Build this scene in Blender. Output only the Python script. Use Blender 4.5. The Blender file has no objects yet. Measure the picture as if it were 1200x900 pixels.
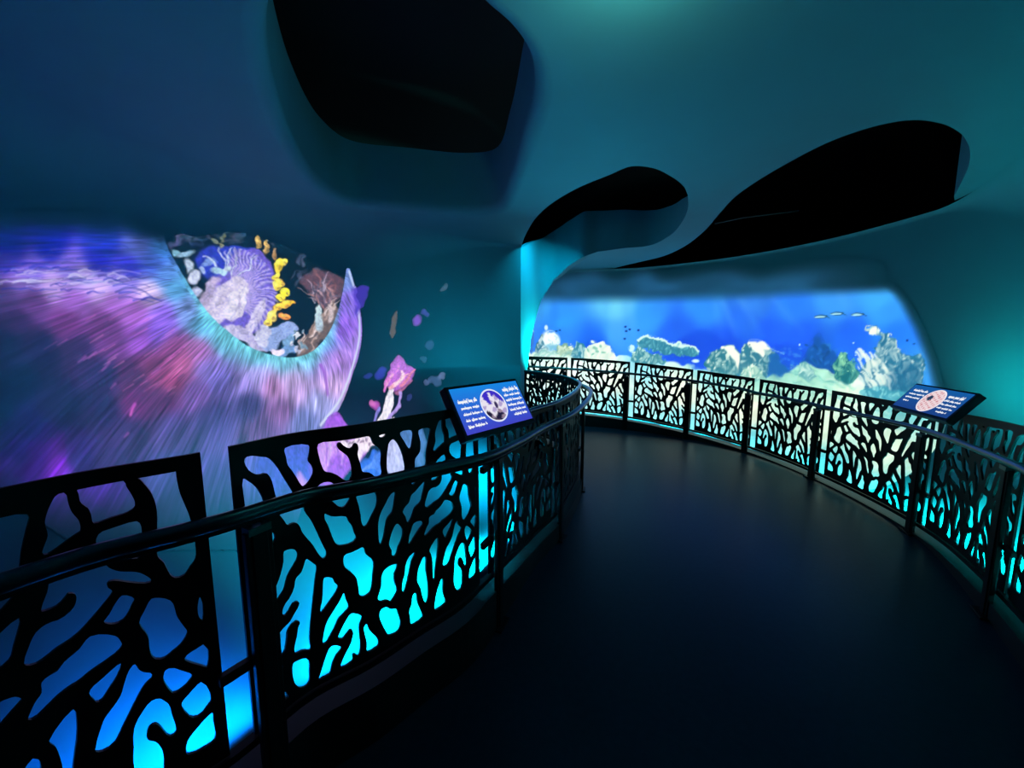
import bpy, bmesh, math, random
import numpy as np
from mathutils import Vector, Matrix
from mathutils.geometry import delaunay_2d_cdt

random.seed(7)
rng = np.random.default_rng(7)
SC = bpy.context.scene
COL = SC.collection

# ------------------------------------------------------------------ camera
F, HOR, HC = 450.0, 396.0, 1.6            # focal length in pixels (1200 wide), horizon row, eye height
PITCH = math.atan((450 - HOR) / F)
cam_data = bpy.data.cameras.new('camera')
cam_data.sensor_width = 36.0
cam_data.lens = F / 1200 * 36.0
cam_data.clip_start = 0.02
camera = bpy.data.objects.new('camera', cam_data)
COL.objects.link(camera)
camera.location = (0, 0, HC)
camera.rotation_euler = (math.pi / 2 - PITCH, 0, 0)
SC.camera = camera

# ------------------------------------------------------------------ world, exposure
world = bpy.data.worlds.new('world')
SC.world = world
world.use_nodes = True
world.node_tree.nodes['Background'].inputs[0].default_value = (0.05, 0.35, 0.5, 1)
world.node_tree.nodes['Background'].inputs[1].default_value = 0.0004
SC.view_settings.view_transform = 'Standard'
SC.view_settings.look = 'None'
SC.view_settings.exposure = 0.0
SC.view_settings.gamma = 1.0
SC.view_settings.use_curve_mapping = False
SC.cycles.use_denoising = True
SC.cycles.max_bounces = 6


def lin(c):
    c = np.asarray(c, float) / 255.0
    return np.where(c <= 0.04045, c / 12.92, ((c + 0.055) / 1.055) ** 2.4)


def area_light(name, loc, aim, size, power, color, spread=180, size_y=None):
    d = bpy.data.lights.new(name, 'AREA')
    d.energy = power
    d.color = color
    d.size = size
    if size_y:
        d.shape = 'RECTANGLE'
        d.size_y = size_y
    d.spread = math.radians(spread)
    o = bpy.data.objects.new(name, d)
    COL.objects.link(o)
    o.location = loc
    o.rotation_euler = (Vector(aim) - Vector(loc)).to_track_quat('-Z', 'Y').to_euler()
    return o


# unseen teal area lights placed to brighten the shell; lamp_light sits above the frame
area_light('ceiling_fill', (0.62, 4.7, 1.30), (0.9, 2.8, 2.95), 0.3, 7.5, (0.03, 0.55, 0.72), 100)  # unseen fill added at the railing's end to lift the ceiling
area_light('lamp_light', (0.42, 1.30, 2.68), (0.42, 1.50, 2.95), 0.08, 4.5, (0.50, 0.95, 0.66), 160)
area_light('jamb_wash', (0.76, 6.50, 1.00), (0.20, 6.60, 1.42), 0.16, 62, (0.0, 0.8, 0.74), 84)
area_light('ribbon_fill', (0.60, 5.70, 3.25), (0.36, 6.45, 2.35), 0.15, 17, (0.0, 0.62, 0.85), 105)  # added fill inside the opening, turned away so it stays unseen
area_light('sweep_fill', (0.20, 3.10, 0.95), (-0.50, 3.30, 0.25), 0.2, 13.0, (0.0, 0.62, 0.95), 92)  # added fill behind the railing, brightening the sweep seen through the cutouts
area_light('alcove_fill', (0.30, 3.7, 0.95), (-0.8, 5.5, 1.3), 0.3, 6.5, (0.02, 0.60, 0.76), 82)  # added fill for the wall beside the jamb, its source unseen
area_light('right_wash', (3.78, 3.5, 1.0), (4.30, 3.0, 1.5), 0.12, 7.0, (0.0, 0.8, 0.66), 150)


# ------------------------------------------------------------------ geometry helpers
def ray(px, py):
    a = (px - 600) / F
    b = (450 - py) / F
    return np.array([a, math.cos(PITCH) + b * math.sin(PITCH), -math.sin(PITCH) + b * math.cos(PITCH)])


def at(px, py, z):
    """the point at height z that the photograph shows at this pixel"""
    r = ray(px, py)
    return r * ((z - HC) / r[2]) + np.array([0, 0, HC])


def project(P):
    X, Y, Z = P[..., 0], P[..., 1], P[..., 2] - HC
    fw = Y * math.cos(PITCH) - Z * math.sin(PITCH)
    up = Y * math.sin(PITCH) + Z * math.cos(PITCH)
    fw = np.where(fw < 0.05, np.nan, fw)
    return np.stack([600 + F * X / fw, 450 - F * up / fw], -1)


def catmull(P, n=12, closed=False):
    P = np.asarray(P, float)
    N = len(P)
    out = []
    for i in range(N if closed else N - 1):
        if closed:
            p0, p1, p2, p3 = P[(i - 1) % N], P[i], P[(i + 1) % N], P[(i + 2) % N]
        else:
            p1, p2 = P[i], P[i + 1]
            p0 = P[i - 1] if i else 2 * p1 - p2
            p3 = P[i + 2] if i + 2 < N else 2 * p2 - p1
        # centripetal parametrisation
        d1 = max(np.linalg.norm(p1 - p0), 1e-6) ** .5
        d2 = max(np.linalg.norm(p2 - p1), 1e-6) ** .5
        d3 = max(np.linalg.norm(p3 - p2), 1e-6) ** .5
        m1 = (p2 - p1) + d2 * ((p1 - p0) / d1 - (p2 - p0) / (d1 + d2))
        m2 = (p2 - p1) + d2 * ((p3 - p2) / d3 - (p3 - p1) / (d2 + d3))
        for t in np.arange(n) / n:
            h = np.array([2 * t**3 - 3 * t**2 + 1, t**3 - 2 * t**2 + t, -2 * t**3 + 3 * t**2, t**3 - t**2])
            out.append(h[0] * p1 + h[1] * m1 + h[2] * p2 + h[3] * m2)
    if not closed:
        out.append(P[-1])
    return np.array(out)


class Curve:
    """a plan curve (any number of coordinates) addressed by arc length of its first two"""
    def __init__(self, P, n=16):
        self.p = catmull(P, n) if n else np.asarray(P, float)
        d = np.linalg.norm(np.diff(self.p[:, :2], axis=0), axis=1)
        self.s = np.r_[0, np.cumsum(d)]
        self.len = self.s[-1]

    def at(self, s):
        s = np.asarray(s, float)
        return np.stack([np.interp(s, self.s, self.p[:, k]) for k in range(self.p.shape[1])], -1)

    def normal(self, s, e=0.04):
        d = self.at(np.minimum(np.asarray(s) + e, self.len))[..., :2] - self.at(np.maximum(np.asarray(s) - e, 0))[..., :2]
        d = d / np.linalg.norm(d, axis=-1, keepdims=True)
        return np.stack([-d[..., 1], d[..., 0]], -1)          # left of the walking direction

    def s_at_px(self, px, lo=0.0, hi=None):
        """arc length at which the plan curve crosses the sight line of a pixel column (first crossing in lo..hi)"""
        hi = self.len if hi is None else hi
        ss = np.linspace(lo, hi, 1500)
        q = self.at(ss)
        ok = q[:, 1] > 0.1
        v = np.where(ok, q[:, 0] - (px - 600) / F * q[:, 1] * 1.0, np.nan)
        return ss, v

    def cross(self, px, py, lo=0.0, hi=None):
        r = ray(px, py)
        hi = self.len if hi is None else hi
        ss = np.linspace(lo, hi, 1500)
        q = self.at(ss)
        v = q[:, 0] * r[1] - q[:, 1] * r[0]
        k = np.where((v[:-1] * v[1:] <= 0) & (q[:-1, 1] * r[1] > 0))[0]
        if not len(k):
            i = int(np.argmin(np.abs(v)))
            s = ss[i]
        else:
            i = k[0]
            s = ss[i] + (ss[i + 1] - ss[i]) * abs(v[i]) / (abs(v[i]) + abs(v[i + 1]) + 1e-12)
        p = self.at(s)
        t = np.hypot(p[0], p[1]) / np.hypot(r[0], r[1])
        return float(s), float(HC + r[2] * t)


# ------------------------------------------------------------------ material helpers
def principled(name, color, rough=0.5, metal=0.0, noise=0.0, scale=8.0, bump=0.0, spec=0.5):
    m = bpy.data.materials.new(name)
    m.use_nodes = True
    nt = m.node_tree
    b = nt.nodes['Principled BSDF']
    b.inputs['Base Color'].default_value = (*color, 1)
    b.inputs['Roughness'].default_value = rough
    b.inputs['Metallic'].default_value = metal
    b.inputs['Specular IOR Level'].default_value = spec
    if noise or bump:
        tc = nt.nodes.new('ShaderNodeTexCoord')
        nz = nt.nodes.new('ShaderNodeTexNoise')
        nz.inputs['Scale'].default_value = scale
        nz.inputs['Detail'].default_value = 6
        nt.links.new(tc.outputs['Object'], nz.inputs['Vector'])
        if noise:
            mx = nt.nodes.new('ShaderNodeMix')
            mx.data_type = 'RGBA'
            mx.inputs[6].default_value = (*[c * (1 - noise) for c in color], 1)
            mx.inputs[7].default_value = (*[min(1, c * (1 + noise)) for c in color], 1)
            nt.links.new(nz.outputs['Fac'], mx.inputs[0])
            nt.links.new(mx.outputs[2], b.inputs['Base Color'])
        if bump:
            bp = nt.nodes.new('ShaderNodeBump')
            bp.inputs['Strength'].default_value = bump
            bp.inputs['Distance'].default_value = 0.01
            nt.links.new(nz.outputs['Fac'], bp.inputs['Height'])
            nt.links.new(bp.outputs['Normal'], b.inputs['Normal'])
    return m


def glow(name, color, strength):
    m = bpy.data.materials.new(name)
    m.use_nodes = True
    b = m.node_tree.nodes['Principled BSDF']
    b.inputs['Base Color'].default_value = (0.01, 0.01, 0.01, 1)
    b.inputs['Emission Color'].default_value = (*color, 1)
    b.inputs['Emission Strength'].default_value = strength
    return m


def picture(name, base, rough=0.6, strength=1.0):
    """a surface that shows a lit picture held in the mesh's colour attribute 'picture'"""
    m = bpy.data.materials.new(name)
    m.use_nodes = True
    nt = m.node_tree
    b = nt.nodes['Principled BSDF']
    b.inputs['Base Color'].default_value = (*base, 1)
    b.inputs['Roughness'].default_value = rough
    a = nt.nodes.new('ShaderNodeAttribute')
    a.attribute_name = 'picture'
    nt.links.new(a.outputs['Color'], b.inputs['Emission Color'])
    b.inputs['Emission Strength'].default_value = strength
    return m


PLASTER = (0.045, 0.215, 0.275)
M_wall = principled('painted_plaster', PLASTER, 0.75, noise=0.06, scale=3.0, bump=0.05)
M_void = principled('matte_black_void', (0.004, 0.005, 0.006), 0.9)
M_floor = principled('dark_vinyl_floor', (0.014, 0.036, 0.058), 0.36, noise=0.25, scale=30, bump=0.03, spec=0.3)
M_floor.node_tree.nodes['Principled BSDF'].inputs['Specular Tint'].default_value = (0.55, 0.9, 1.0, 1)
M_black = principled('black_powder_coat', (0.005, 0.006, 0.007), 0.45, bump=0.02, scale=200, noise=0.1, spec=0.25)
M_steel = principled('dark_brushed_steel', (0.10, 0.12, 0.13), 0.28, metal=1.0, noise=0.1, scale=60)
M_kerb = principled('black_kerb_paint', (0.005, 0.006, 0.007), 0.5, noise=0.2, scale=20)
M_case = principled('black_sign_case', (0.006, 0.008, 0.010), 0.35, noise=0.1, scale=40)
M_pipe = principled('grey_conduit', (0.05, 0.06, 0.065), 0.5, noise=0.1, scale=30)


# ------------------------------------------------------------------ mesh helpers
def link(name, me, mat, parent=None, smooth=True):
    o = bpy.data.objects.new(name, me)
    COL.objects.link(o)
    if mat is not None:
        me.materials.append(mat)
    if parent is not None:
        o.parent = parent
        o.matrix_parent_inverse = Matrix.Translation(-Vector(parent.location)) if parent.rotation_euler.to_quaternion().angle == 0 else parent.matrix_basis.inverted()
    me.polygons.foreach_set('use_smooth', np.full(len(me.polygons), smooth))
    return o


def mesh(verts, faces, name='mesh'):
    me = bpy.data.meshes.new(name)
    me.from_pydata([tuple(map(float, v)) for v in verts], [], [tuple(map(int, f)) for f in faces])
    me.update()
    return me


def grid_mesh(P, flip=False):
    """P: (nu, nv, 3) array -> quad mesh"""
    nu, nv = P.shape[:2]
    idx = np.arange(nu * nv).reshape(nu, nv)
    q = np.stack([idx[:-1, :-1], idx[1:, :-1], idx[1:, 1:], idx[:-1, 1:]], -1).reshape(-1, 4)
    if flip:
        q = q[:, ::-1]
    return quads(P.reshape(-1, 3), q)


def quads(V, q):
    me = bpy.data.meshes.new('mesh')
    me.vertices.add(len(V))
    me.vertices.foreach_set('co', np.asarray(V, np.float32).ravel())
    n = len(q)
    k = q.shape[1]
    me.loops.add(n * k)
    me.loops.foreach_set('vertex_index', np.asarray(q, np.int32).ravel())
    me.polygons.add(n)
    me.polygons.foreach_set('loop_start', np.arange(n, dtype=np.int32) * k)
    me.update(calc_edges=True)
    return me


def box_verts(c, ax, ay, az):
    """a box about centre c with half-extent vectors ax, ay, az"""
    c, ax, ay, az = map(np.asarray, (c, ax, ay, az))
    V = [c + i * ax + j * ay + k * az for i in (-1, 1) for j in (-1, 1) for k in (-1, 1)]
    Fc = [(0, 1, 3, 2), (4, 6, 7, 5), (0, 4, 5, 1), (2, 3, 7, 6), (0, 2, 6, 4), (1, 5, 7, 3)]
    return V, Fc


class Build:
    def __init__(self):
        self.v, self.f = [], []

    def add(self, V, Fc):
        n = len(self.v)
        self.v += list(V)
        self.f += [tuple(i + n for i in q) for q in Fc]
        return self

    def box(self, c, ax, ay, az):
        return self.add(*box_verts(c, ax, ay, az))

    def tube(self, P, r, n=12, cap=True):
        P = np.asarray(P, float)
        T = np.gradient(P, axis=0)
        T /= np.linalg.norm(T, axis=1, keepdims=True)
        up = np.array([0, 0, 1.0]) if abs(T[0, 2]) < 0.9 else np.array([1.0, 0, 0])
        V = []
        for p, t in zip(P, T):
            a = np.cross(t, up)
            a /= np.linalg.norm(a)
            b = np.cross(a, t)
            for k in range(n):
                w = 2 * math.pi * k / n
                V.append(p + r * (math.cos(w) * a + math.sin(w) * b))
        Fc = []
        for i in range(len(P) - 1):
            for k in range(n):
                Fc.append((i * n + k, i * n + (k + 1) % n, (i + 1) * n + (k + 1) % n, (i + 1) * n + k))
        if cap:
            Fc.append(tuple(range(n))[::-1])
            Fc.append(tuple((len(P) - 1) * n + k for k in range(n)))
        return self.add(V, Fc)

    def make(self, name, mat, parent=None, smooth=False, bevel=0.0):
        me = mesh(self.v, self.f)
        o = link(name, me, mat, parent, smooth)
        if bevel:
            m = o.modifiers.new('bevel', 'BEVEL')
            m.width = bevel
            m.segments = 2
            m.limit_method = 'ANGLE'
        return o


def thing(name, label, cat, loc, group=None):
    o = bpy.data.objects.new(name, None)
    COL.objects.link(o)
    o.location = loc
    o.empty_display_size = 0.1
    o['label'] = label
    o['category'] = cat
    if group:
        o['group'] = group
    return o


def structure(o):
    o['kind'] = 'structure'
    return o


def smoothstep(a, b, x):
    t = np.clip((np.asarray(x, float) - a) / (b - a), 0, 1)
    return t * t * (3 - 2 * t)


# ================================================================== plan of the place
ZC = 2.95                                  # ceiling height
ZL, ZL2 = 1.283, 1.10                      # top of the left balustrade, near and stepped-down part
LF = [(-1.62, -0.75), (-1.42, 0.05)] \
    + [tuple(at(x, y, ZL)[:2]) for x, y in ((0, 572), (100, 552), (234, 530), (340, 508), (420, 497), (480, 487), (540, 477))] \
    + [tuple(at(x, y, ZL2)[:2]) for x, y in ((590, 499), (622, 483), (655, 471), (677, 456))] \
    + [(0.76, 4.35), (0.66, 4.95), (0.40, 5.5), (0.16, 5.82)]
LFC = Curve(LF)
RF = [(-1.6, 7.55, 1.28, .33), (-.6, 7.35, 1.275, .325), (.35, 7.14, 1.26, .31), (1.38, 6.9, 1.23, .28), (2.1, 6.58, 1.185, .235),
      (2.87, 5.97, 1.105, .155), (3.34, 5.17, 1.05, .10), (3.48, 4.15, 1.035, .085), (3.32, 2.97, 1.05, .10),
      (2.81, 2.07, 1.12, .17), (2.2, 1.25, 1.16, .21), (1.5, .45, 1.18, .23)]
RFC = Curve(RF)

# left wall: pairs of (foot of the sweep behind the balustrade, wall line)
LW = [(-1.80, -.75, -3.7, -1.0), (-1.58, .05, -3.55, .5), (-1.17, .80, -3.2, 2.0), (-.97, 1.2, -2.95, 3.2), (-.70, 1.58, -2.40, 4.2),
      (-.37, 1.95, -1.65, 4.95), (-.16, 2.3, -.95, 5.4), (.0, 2.7, -.45, 5.62), (.07, 3.4, -.1, 5.76), (.12, 4.7, .13, 5.83)]
LWp = catmull(LW, 24)
_d = np.r_[0, np.cumsum(np.linalg.norm(np.diff(LWp[:, 2:], axis=0), axis=1))]
LW_LEN = _d[-1]


def left_surface(s, v):
    """s: metres along the wall line; v: 0..1 sweep, 1..2 upright, 2..3 cove"""
    s, v = np.broadcast_arrays(np.asarray(s, float), np.asarray(v, float))
    q = np.stack([np.interp(s, _d, LWp[:, k]) for k in range(4)], -1)
    B, W = q[..., :2], q[..., 2:]
    e = 0.02
    t = np.stack([np.interp(s + e, _d, LWp[:, k]) - np.interp(s - e, _d, LWp[:, k]) for k in (2, 3)], -1)
    t /= np.linalg.norm(t, axis=-1, keepdims=True) + 1e-9
    inn = np.stack([t[..., 1], -t[..., 0]], -1)
    r = 0.06 + 0.44 * (1 - smoothstep(LW_LEN - 2.2, LW_LEN - 0.3, s))
    z0, z1 = 0.16, 1.20
    ph = np.clip(v, 0, 1) * math.pi / 2
    xy = W + (B - W) * (1 - np.sin(ph))[..., None]
    wl_ = 0.8 * smoothstep(LW_LEN - 2.6, LW_LEN - 1.3, s)
    z = z0 + (z1 - z0) * ((1 - np.cos(ph)) * (1 - wl_) + np.sin(ph) * wl_)
    k1 = np.clip(v - 1, 0, 1)
    z = z + (ZC - r - z1) * k1
    th = np.clip(v - 2, 0, 1) * math.pi / 2
    xy = xy + inn * (r * (1 - np.cos(th)))[..., None]
    z = z + r * np.sin(th)
    return np.concatenate([xy, z[..., None]], -1)


def right_plan(s):
    p = RFC.at(s)
    n = RFC.normal(s)
    return p, n


S_HOLE = None


def right_surface(s, v):
    s, v = np.broadcast_arrays(np.asarray(s, float), np.asarray(v, float))
    p, n = right_plan(s)
    B = p[..., :2] + n * 0.14
    W = p[..., :2] + n * 0.98
    r = 0.05 + 0.5 * smoothstep(S_RIM - 0.1, S_RIM + 1.1, s)
    z0 = p[..., 3] - 0.09
    z1 = 0.85
    ph = np.clip(v, 0, 1) * math.pi / 2
    xy = W + (B - W) * (1 - np.sin(ph))[..., None]
    z = z0 + (z1 - z0) * (1 - np.cos(ph))
    low = 0.03 * smoothstep(S_TONGUE - .2, S_TONGUE + .6, s)
    z = z + (ZC - low - r - z1) * np.clip(v - 1, 0, 1)
    th = np.clip(v - 2, 0, 1) * math.pi / 2
    xy = xy - n * (r * (1 - np.cos(th)))[..., None]
    z = z + (r + low * smoothstep(S_RIM - 0.1, S_RIM + .3, s)) * np.sin(th)
    return np.concatenate([xy, z[..., None]], -1)


_WR = Curve(np.c_[RFC.at(np.linspace(0, RFC.len, 400))[:, :2] + RFC.normal(np.linspace(0, RFC.len, 400)) * 0.98], 0)
_sw = _WR.cross(1118, 230)[0]
S_RIM = float(np.interp(_sw, _WR.s, np.linspace(0, RFC.len, 400)))

S_TONGUE = float(np.interp(_WR.cross(705, 320)[0], _WR.s, np.linspace(0, RFC.len, 400)))

# ================================================================== shell of the room
# floor
fl = mesh([(-6, -3.2, 0), (7, -3.2, 0), (7, 10, 0), (-6, 10, 0)], [(0, 1, 2, 3)])
structure(link('floor', fl, M_floor, smooth=False))

# left wall with its cove and the end cap down to the floor
su = np.linspace(0, LW_LEN, 200)
sv = np.r_[np.linspace(0, 1, 40)[:-1], np.linspace(1, 2, 24)[:-1], np.linspace(2, 3, 16)]
P = left_surface(su[:, None], sv[None, :])
wl = grid_mesh(P, flip=True)
structure(link('wall_left', wl, M_wall))

# jamb and ribbon: the end of the left wall turns back and runs on as the upstand of the curved opening
E_xy = LWp[-1, 2:]
JAMB = [(0.0, 0.0), (.08, 0.0)]
rim2_near = catmull([at(x, y, ZC)[:2] for x, y in ((610, 291), (616, 275), (630, 253), (650, 236), (680, 219), (712, 206), (740, 195), (765, 197), (785, 206), (800, 217), (806, 228))], 8)
_lp = [(806, 228), (806, 245), (798, 262), (785, 276), (760, 288), (730, 291), (700, 295)]
_side = [(682, 6.30), (664, 6.62), (648, 6.82), (634, 6.78), (622, 6.42)]
E_top = rim2_near[0]


def on_column(px, d):
    r = ray(px, 396)
    return r[:2] * (d / r[1])


rib_plan = catmull([at(x, y, ZC)[:2] for x, y in _lp] + [on_column(*q) for q in _side] + [E_top], 10)
lip2_far = rib_plan[:-1]
# height of the ribbon's lower and upper edge above each point of its plan line
_pp = 600 + F * rib_plan[:, 0] / rib_plan[:, 1]
_kk = np.linspace(0, 1, len(rib_plan))
_n = len(rib_plan) - 1
_knot = np.arange(0, _n + 1, 10) / _n


def z_seen(px, y):
    k = int(np.argmin(np.abs(_pp[60:] - px))) + 60
    d = rib_plan[k, 1]
    r = ray(px, y)
    return HC + r[2] * d / r[1]


low_z = np.interp(_kk, list(_knot[:7]) + list(_knot[7:]), [ZC] * 7 + [z_seen(682, 301), z_seen(664, 312), z_seen(648, 328), z_seen(634, 352), z_seen(622, 397), 0.0])
low_z = np.where(_kk > _knot[11] + .4 * (_knot[12] - _knot[11]), 0.0, low_z)
top_z = np.interp(_kk, _knot, [ZC + .05, ZC + .14, ZC + .28, ZC + .38, ZC + .50, ZC + .56, ZC + .62, ZC + .62, ZC + .57, ZC + .47, ZC + .33, ZC + .18, ZC])
rows = np.linspace(0, 1, 26)
PJR = np.zeros((len(rib_plan), 26, 3))
PJR[..., :2] = rib_plan[:, None, :]
PJR[..., 2] = low_z[:, None] + (top_z - low_z)[:, None] * rows[None, :]
structure(link('trim_1', grid_mesh(PJR, flip=True), M_wall))
# the back of the jamb, so that it has a body
back = rib_plan[66:]
tt_ = np.gradient(back, axis=0)
tt_ /= np.linalg.norm(tt_, axis=1, keepdims=True)
nb = np.stack([-tt_[:, 1], tt_[:, 0]], -1)
if np.mean(np.sum(nb * -back, 1)) > 0:
    nb = -nb
PB = np.zeros((len(back), 2, 3))
PB[..., :2] = (back + nb * 0.10)[:, None, :]
PB[:, 0, 2], PB[:, 1, 2] = low_z[66:], top_z[66:]
PE = np.zeros((len(back), 2, 3))
PE[:, 0, :2], PE[:, 1, :2] = back, back + nb * 0.10
PE[:, 0, 2] = PE[:, 1, 2] = low_z[66:]
me_ = grid_mesh(PB)
structure(link('trim_5', me_, M_wall))
structure(link('trim_6', grid_mesh(PE), M_wall))

# right wall
ss = np.linspace(0.0, RFC.len, 260)
P = right_surface(ss[:, None], sv[None, :])
structure(link('wall_right', grid_mesh(P, flip=True), M_wall))

# ceiling with its free-form openings
hole1 = catmull([at(x, y, ZC)[:2] for x, y in ((318, 20), (315, 67), (323, 113), (347, 180), (380, 223), (413, 240), (480, 246), (547, 250), (580, 247), (598, 217),
                                               (613, 167), (626, 117), (620, 77), (597, 43), (570, 20), (547, 0), (480, -40), (400, -52), (345, -25))], 8, closed=True)
rim3 = [(1118, 230), (1127, 213), (1135, 195), (1137, 180), (1134, 168), (1124, 155), (1100, 144), (1065, 141), (1025, 148), (975, 165), (925, 190), (880, 217), (860, 232),
        (845, 248), (825, 271), (800, 290), (775, 301), (750, 307), (725, 313), (698, 322)]
rim3 = catmull([at(x, y, ZC)[:2] for x, y in rim3], 8)
lc = left_surface(np.linspace(0, LW_LEN, 120), 3.0)[:, :2]
rc = right_surface(np.linspace(RFC.len, S_RIM, 60), 3.0)[:, :2]
outer = np.concatenate([lc, rim2_near, lip2_far[1:-45], [(1.05, 7.4), (0.9, 8.3), (1.35, 8.6)], rim3[::-1], rc[::-1][1:], [(2.2, -1.0), (2.2, -3.0), (-3.6, -3.0)]], 0)
# tidy: drop doubled points
keep = [0]
for i in range(1, len(outer)):
    if np.linalg.norm(outer[i] - outer[keep[-1]]) > 1e-4:
        keep.append(i)
outer = outer[keep]


def inside(poly, Q):
    x, y = Q[:, 0][:, None], Q[:, 1][:, None]
    a, b = poly, np.roll(poly, -1, axis=0)
    c = ((a[None, :, 1] > y) != (b[None, :, 1] > y))
    with np.errstate(divide='ignore', invalid='ignore'):
        xi = a[None, :, 0] + (y - a[None, :, 1]) * (b[None, :, 0] - a[None, :, 0]) / (b[None, :, 1] - a[None, :, 1])
    return (np.sum(c & (x < xi), axis=1) % 2) == 1


def offset_closed(P, d):
    t = np.roll(P, -1, 0) - np.roll(P, 1, 0)
    t /= np.linalg.norm(t, axis=1, keepdims=True) + 1e-9
    n = np.stack([t[:, 1], -t[:, 0]], -1)
    A = 0.5 * np.sum(P[:, 0] * np.roll(P[:, 1], -1) - P[:, 1] * np.roll(P[:, 0], -1))
    return P + n * d * (1 if A > 0 else -1)


def triangulate(loops, extra=()):
    V, Ed = [], []
    for L in loops:
        n = len(V)
        V += [Vector(map(float, p)) for p in L]
        Ed += [(n + i, n + (i + 1) % len(L)) for i in range(len(L))]
    V += [Vector(map(float, p)) for p in extra]
    ov, oe, of, _, _, _ = delaunay_2d_cdt(V, Ed, [], 0, 1e-6)
    Q = np.array([(p.x, p.y) for p in ov])
    T = np.array([f for f in of if len(f) == 3])
    c = Q[T].mean(1)
    par = np.zeros(len(c), bool)
    for L in loops:
        par ^= inside(np.asarray(L), c)
    return Q, T[par]


FIL = 0.10
Q, T = triangulate([outer, offset_closed(hole1, FIL)])
V = np.c_[Q, np.full(len(Q), ZC)]
structure(link('ceiling', quads(V, T[:, ::-1]), M_wall, smooth=False))

# rounded lip and upstand of the round opening
prof = [(FIL * (1 - math.sin(a)), FIL * (1 - math.cos(a))) for a in np.linspace(0, math.pi / 2, 10)] + [(0, .25), (0, .45), (0, .62)]
rows = []
for off, dz in prof:
    L = offset_closed(hole1, off)
    L = np.concatenate([L, L[:1]], 0)
    rows.append(np.c_[L, np.full(len(L), ZC + dz)])
structure(link('trim_2', grid_mesh(np.stack(rows, 1)), M_wall))
# upstand along the long opening's near rim
rows = [np.c_[rim3, np.full(len(rim3), ZC + dz)] for dz in (0, .2, .4, .6)]
structure(link('trim_3', grid_mesh(np.stack(rows, 1)), M_wall))
rows = [np.c_[rim2_near, np.full(len(rim2_near), ZC + dz)] for dz in (0, .2, .4, .6)]
structure(link('trim_4', grid_mesh(np.stack(rows, 1)), M_wall))

# black plenum above and the closing walls out of sight
b = Build().add([(-7, -4, 4.6), (8, -4, 4.6), (8, 11, 4.6), (-7, 11, 4.6)], [(3, 2, 1, 0)])
structure(b.make('ceiling_void', M_void))
b = Build().box((0.5, -3.1, 2.3), (7, 0, 0), (0, .05, 0), (0, 0, 2.3))
structure(b.make('wall_back', M_void))
b = Build().box((0.5, 10.2, 2.3), (7.5, 0, 0), (0, .05, 0), (0, 0, 2.3))
structure(b.make('wall_far', M_void))
b = Build().box((-6.1, 3.5, 2.3), (.05, 0, 0), (0, 7, 0), (0, 0, 2.3))
structure(b.make('wall_west', M_void))
b = Build().box((7.1, 3.5, 2.3), (.05, 0, 0), (0, 7, 0), (0, 0, 2.3))
structure(b.make('wall_east', M_void))


# ================================================================== projected pictures on the walls
def value_noise(h, w, cells_h, cells_w, seed=0):
    r = np.random.default_rng(seed)
    g = r.random((int(cells_h) + 2, int(cells_w) + 2))
    y = np.linspace(0, cells_h, h, endpoint=False)
    x = np.linspace(0, cells_w, w, endpoint=False)
    yi, xi = y.astype(int), x.astype(int)
    fy, fx = y - yi, x - xi
    fy, fx = (fy * fy * (3 - 2 * fy))[:, None], (fx * fx * (3 - 2 * fx))[None, :]
    a, b_ = g[yi][:, xi], g[yi][:, xi + 1]
    c, d = g[yi + 1][:, xi], g[yi + 1][:, xi + 1]
    return (a * (1 - fx) + b_ * fx) * (1 - fy) + (c * (1 - fx) + d * fx) * fy


def blur(A, n=1):
    for _ in range(n):
        A = np.pad(A, ((1, 1), (1, 1)) + ((0, 0),) * (A.ndim - 2), mode='edge')
        A = (A[:-2] + 2 * A[1:-1] + A[2:]) / 4
        A = (A[:, :-2] + 2 * A[:, 1:-1] + A[:, 2:]) / 4
    return A


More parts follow.
